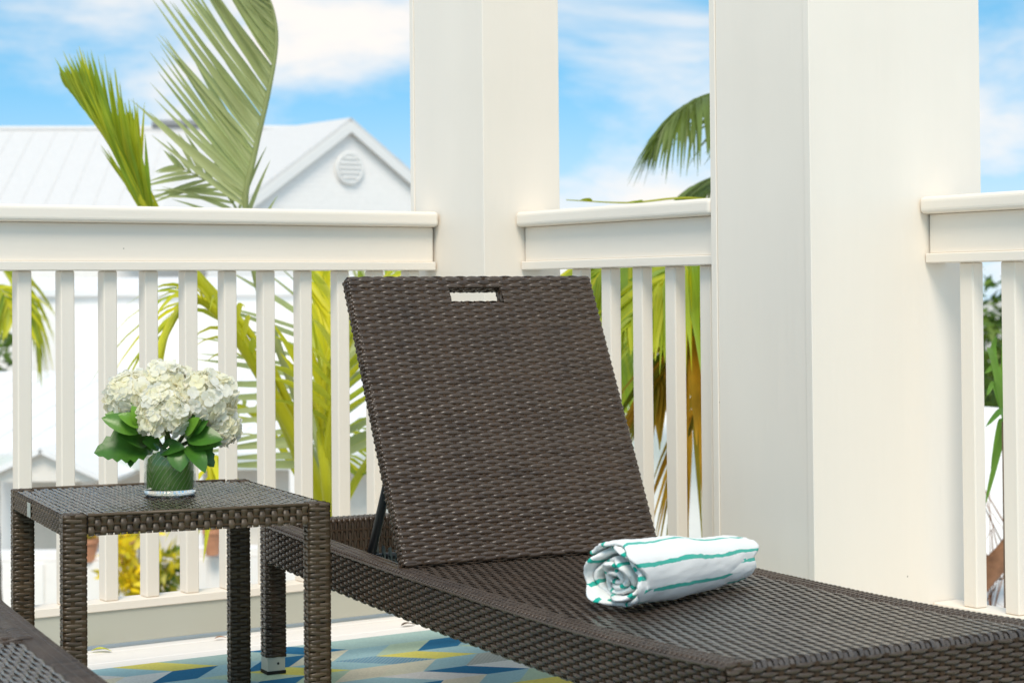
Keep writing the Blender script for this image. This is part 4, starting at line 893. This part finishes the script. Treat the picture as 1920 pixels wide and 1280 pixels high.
# --- pots, chairs in the yard
TERRA = mat('terracotta', (.55, .26, .15), .7, .2, var=.2); TEAL = mat('teal_paint', (.02, .25, .36), .4, .4)
def pot(x, y, D, r, h, m, label, flowers=True, nm='flower_pot', cat='pot'):
    p = at(x, y, D); t = thing(nm, label, cat, tuple(p)); w = W(); a = np.linspace(0, 2 * np.pi, 16, endpoint=False)
    pr = [(0, 0), (r * .68, 0), (r * .95, h * .8), (r * 1.08, h * .8), (r * 1.08, h), (r * .95, h), (r * .9, h * .86), (0, h * .86)]
    w.grid(np.array([[(q * math.cos(k), q * math.sin(k), z) for q, z in pr] for k in a]), close_u=True); w.obj('vessel', m, t, smooth=False)
    if flowers:
        w = W()
        for i in range(120):
            d = rng.normal(0, 1, 3); d /= np.linalg.norm(d); d[2] = abs(d[2]); q = np.array([0, 0, h]) + d * r * 1.3 * rng.random() ** .5; e = rng.normal(0, 1, 3); e /= np.linalg.norm(e); s = np.cross(e, d); L = r * .5
            w.grid(np.array([[q, q], [q + e * L * .5 - s * L * .25, q + e * L * .5 + s * L * .25], [q + e * L, q + e * L]]), np.clip(rng.normal(.5, .4), 0, 1))
        w.obj('foliage', BUSHG if rng.random() < .3 else FRONDO, t)
pot(164, 1052, 18.45, .11, .22, TERRA, 'terracotta pot with orange plant hung on the yard wall, under the left of the table')
pot(232, 1060, 18.0, .14, .26, TERRA, 'terracotta pot left of the yellow crotons')
pot(398, 1040, 18.5, .09, .26, TERRA, 'small terracotta pot on the wall right of the yellow crotons')
def chair(x, D, label, yaw):
    p = gnd(x, D); t = thing('garden_chair', label, 'chair', p, yaw, 'teal garden chairs')
    w = W(); w.box((-.27, -.27, .38), (.27, .27, .42)); w.obj('seat', TEAL, t, smooth=False)
    for k in range(5):
        w = W(); w.box((-.26 + k * .108, .25, .40), (-.26 + k * .108 + .092, .275, 1.0 + .05 * math.sin(np.pi * k / 4))); o = w.obj('slat', TEAL, t, smooth=False); o.rotation_euler.x = R_(-8)
    for sx in (-1, 1):
        for sy in (-1, 1): w = W(); w.box((sx * .25 - .025, sy * .23 - .025, 0), (sx * .25 + .025, sy * .23 + .025, .38 if sy > 0 else .62)); w.obj('leg', TEAL, t, smooth=False)
        w = W(); w.box((sx * .28 - .05, -.27, .6201), (sx * .28 + .05, .27, .645)); w.obj('armrest', TEAL, t, smooth=False)
chair(236, 18.2, 'teal wooden garden chair behind the left yellow croton', -TH + .3)
chair(330, 18.1, 'teal wooden garden chair between the yellow crotons and the wall', -TH - .4)
chair(545, 16.5, 'teal wooden garden chair seen beneath the lounger rail', -TH)
# ------------------------------------------------------------------ fallen leaves along the kick board
def fallen(x, y, L, col, label):
    p = at(x, y, 1.) - CAM; k = -(HC - .004) / p[2]; p = CAM + p * k
    w = W(); a = rng.uniform(-.4, .4); d = np.array([math.cos(a), math.sin(a), 0])
    w.grid(leaf_grid(np.zeros(3), d * L, np.array([0, 0, 1.]), L * .35, curl=.12, n=8, fold=.3))
    o = w.obj('fallen_leaf', mat('fallen_leaf_' + str(len(MATS)), col, .7, .2, var=.3, vscale=60)); o.location = (p[0], min(p[1], YL - .012), .002)
    tag(o, label, 'leaf', 'fallen leaves on the deck')
fallen(402, 1195, .035, (.34, .16, .08), 'tiny brown dry leaf at the foot of the kick board behind the table')
fallen(428, 1192, .022, (.42, .20, .12), 'tiny reddish leaf beside the table leg at the kick board')
fallen(168, 1217, .05, (.50, .50, .04), 'yellow green fallen leaf at the kick board under the table')
fallen(752, 1171, .045, (.10, .07, .05), 'dark dry leaf on the white deck next to the lounger side')
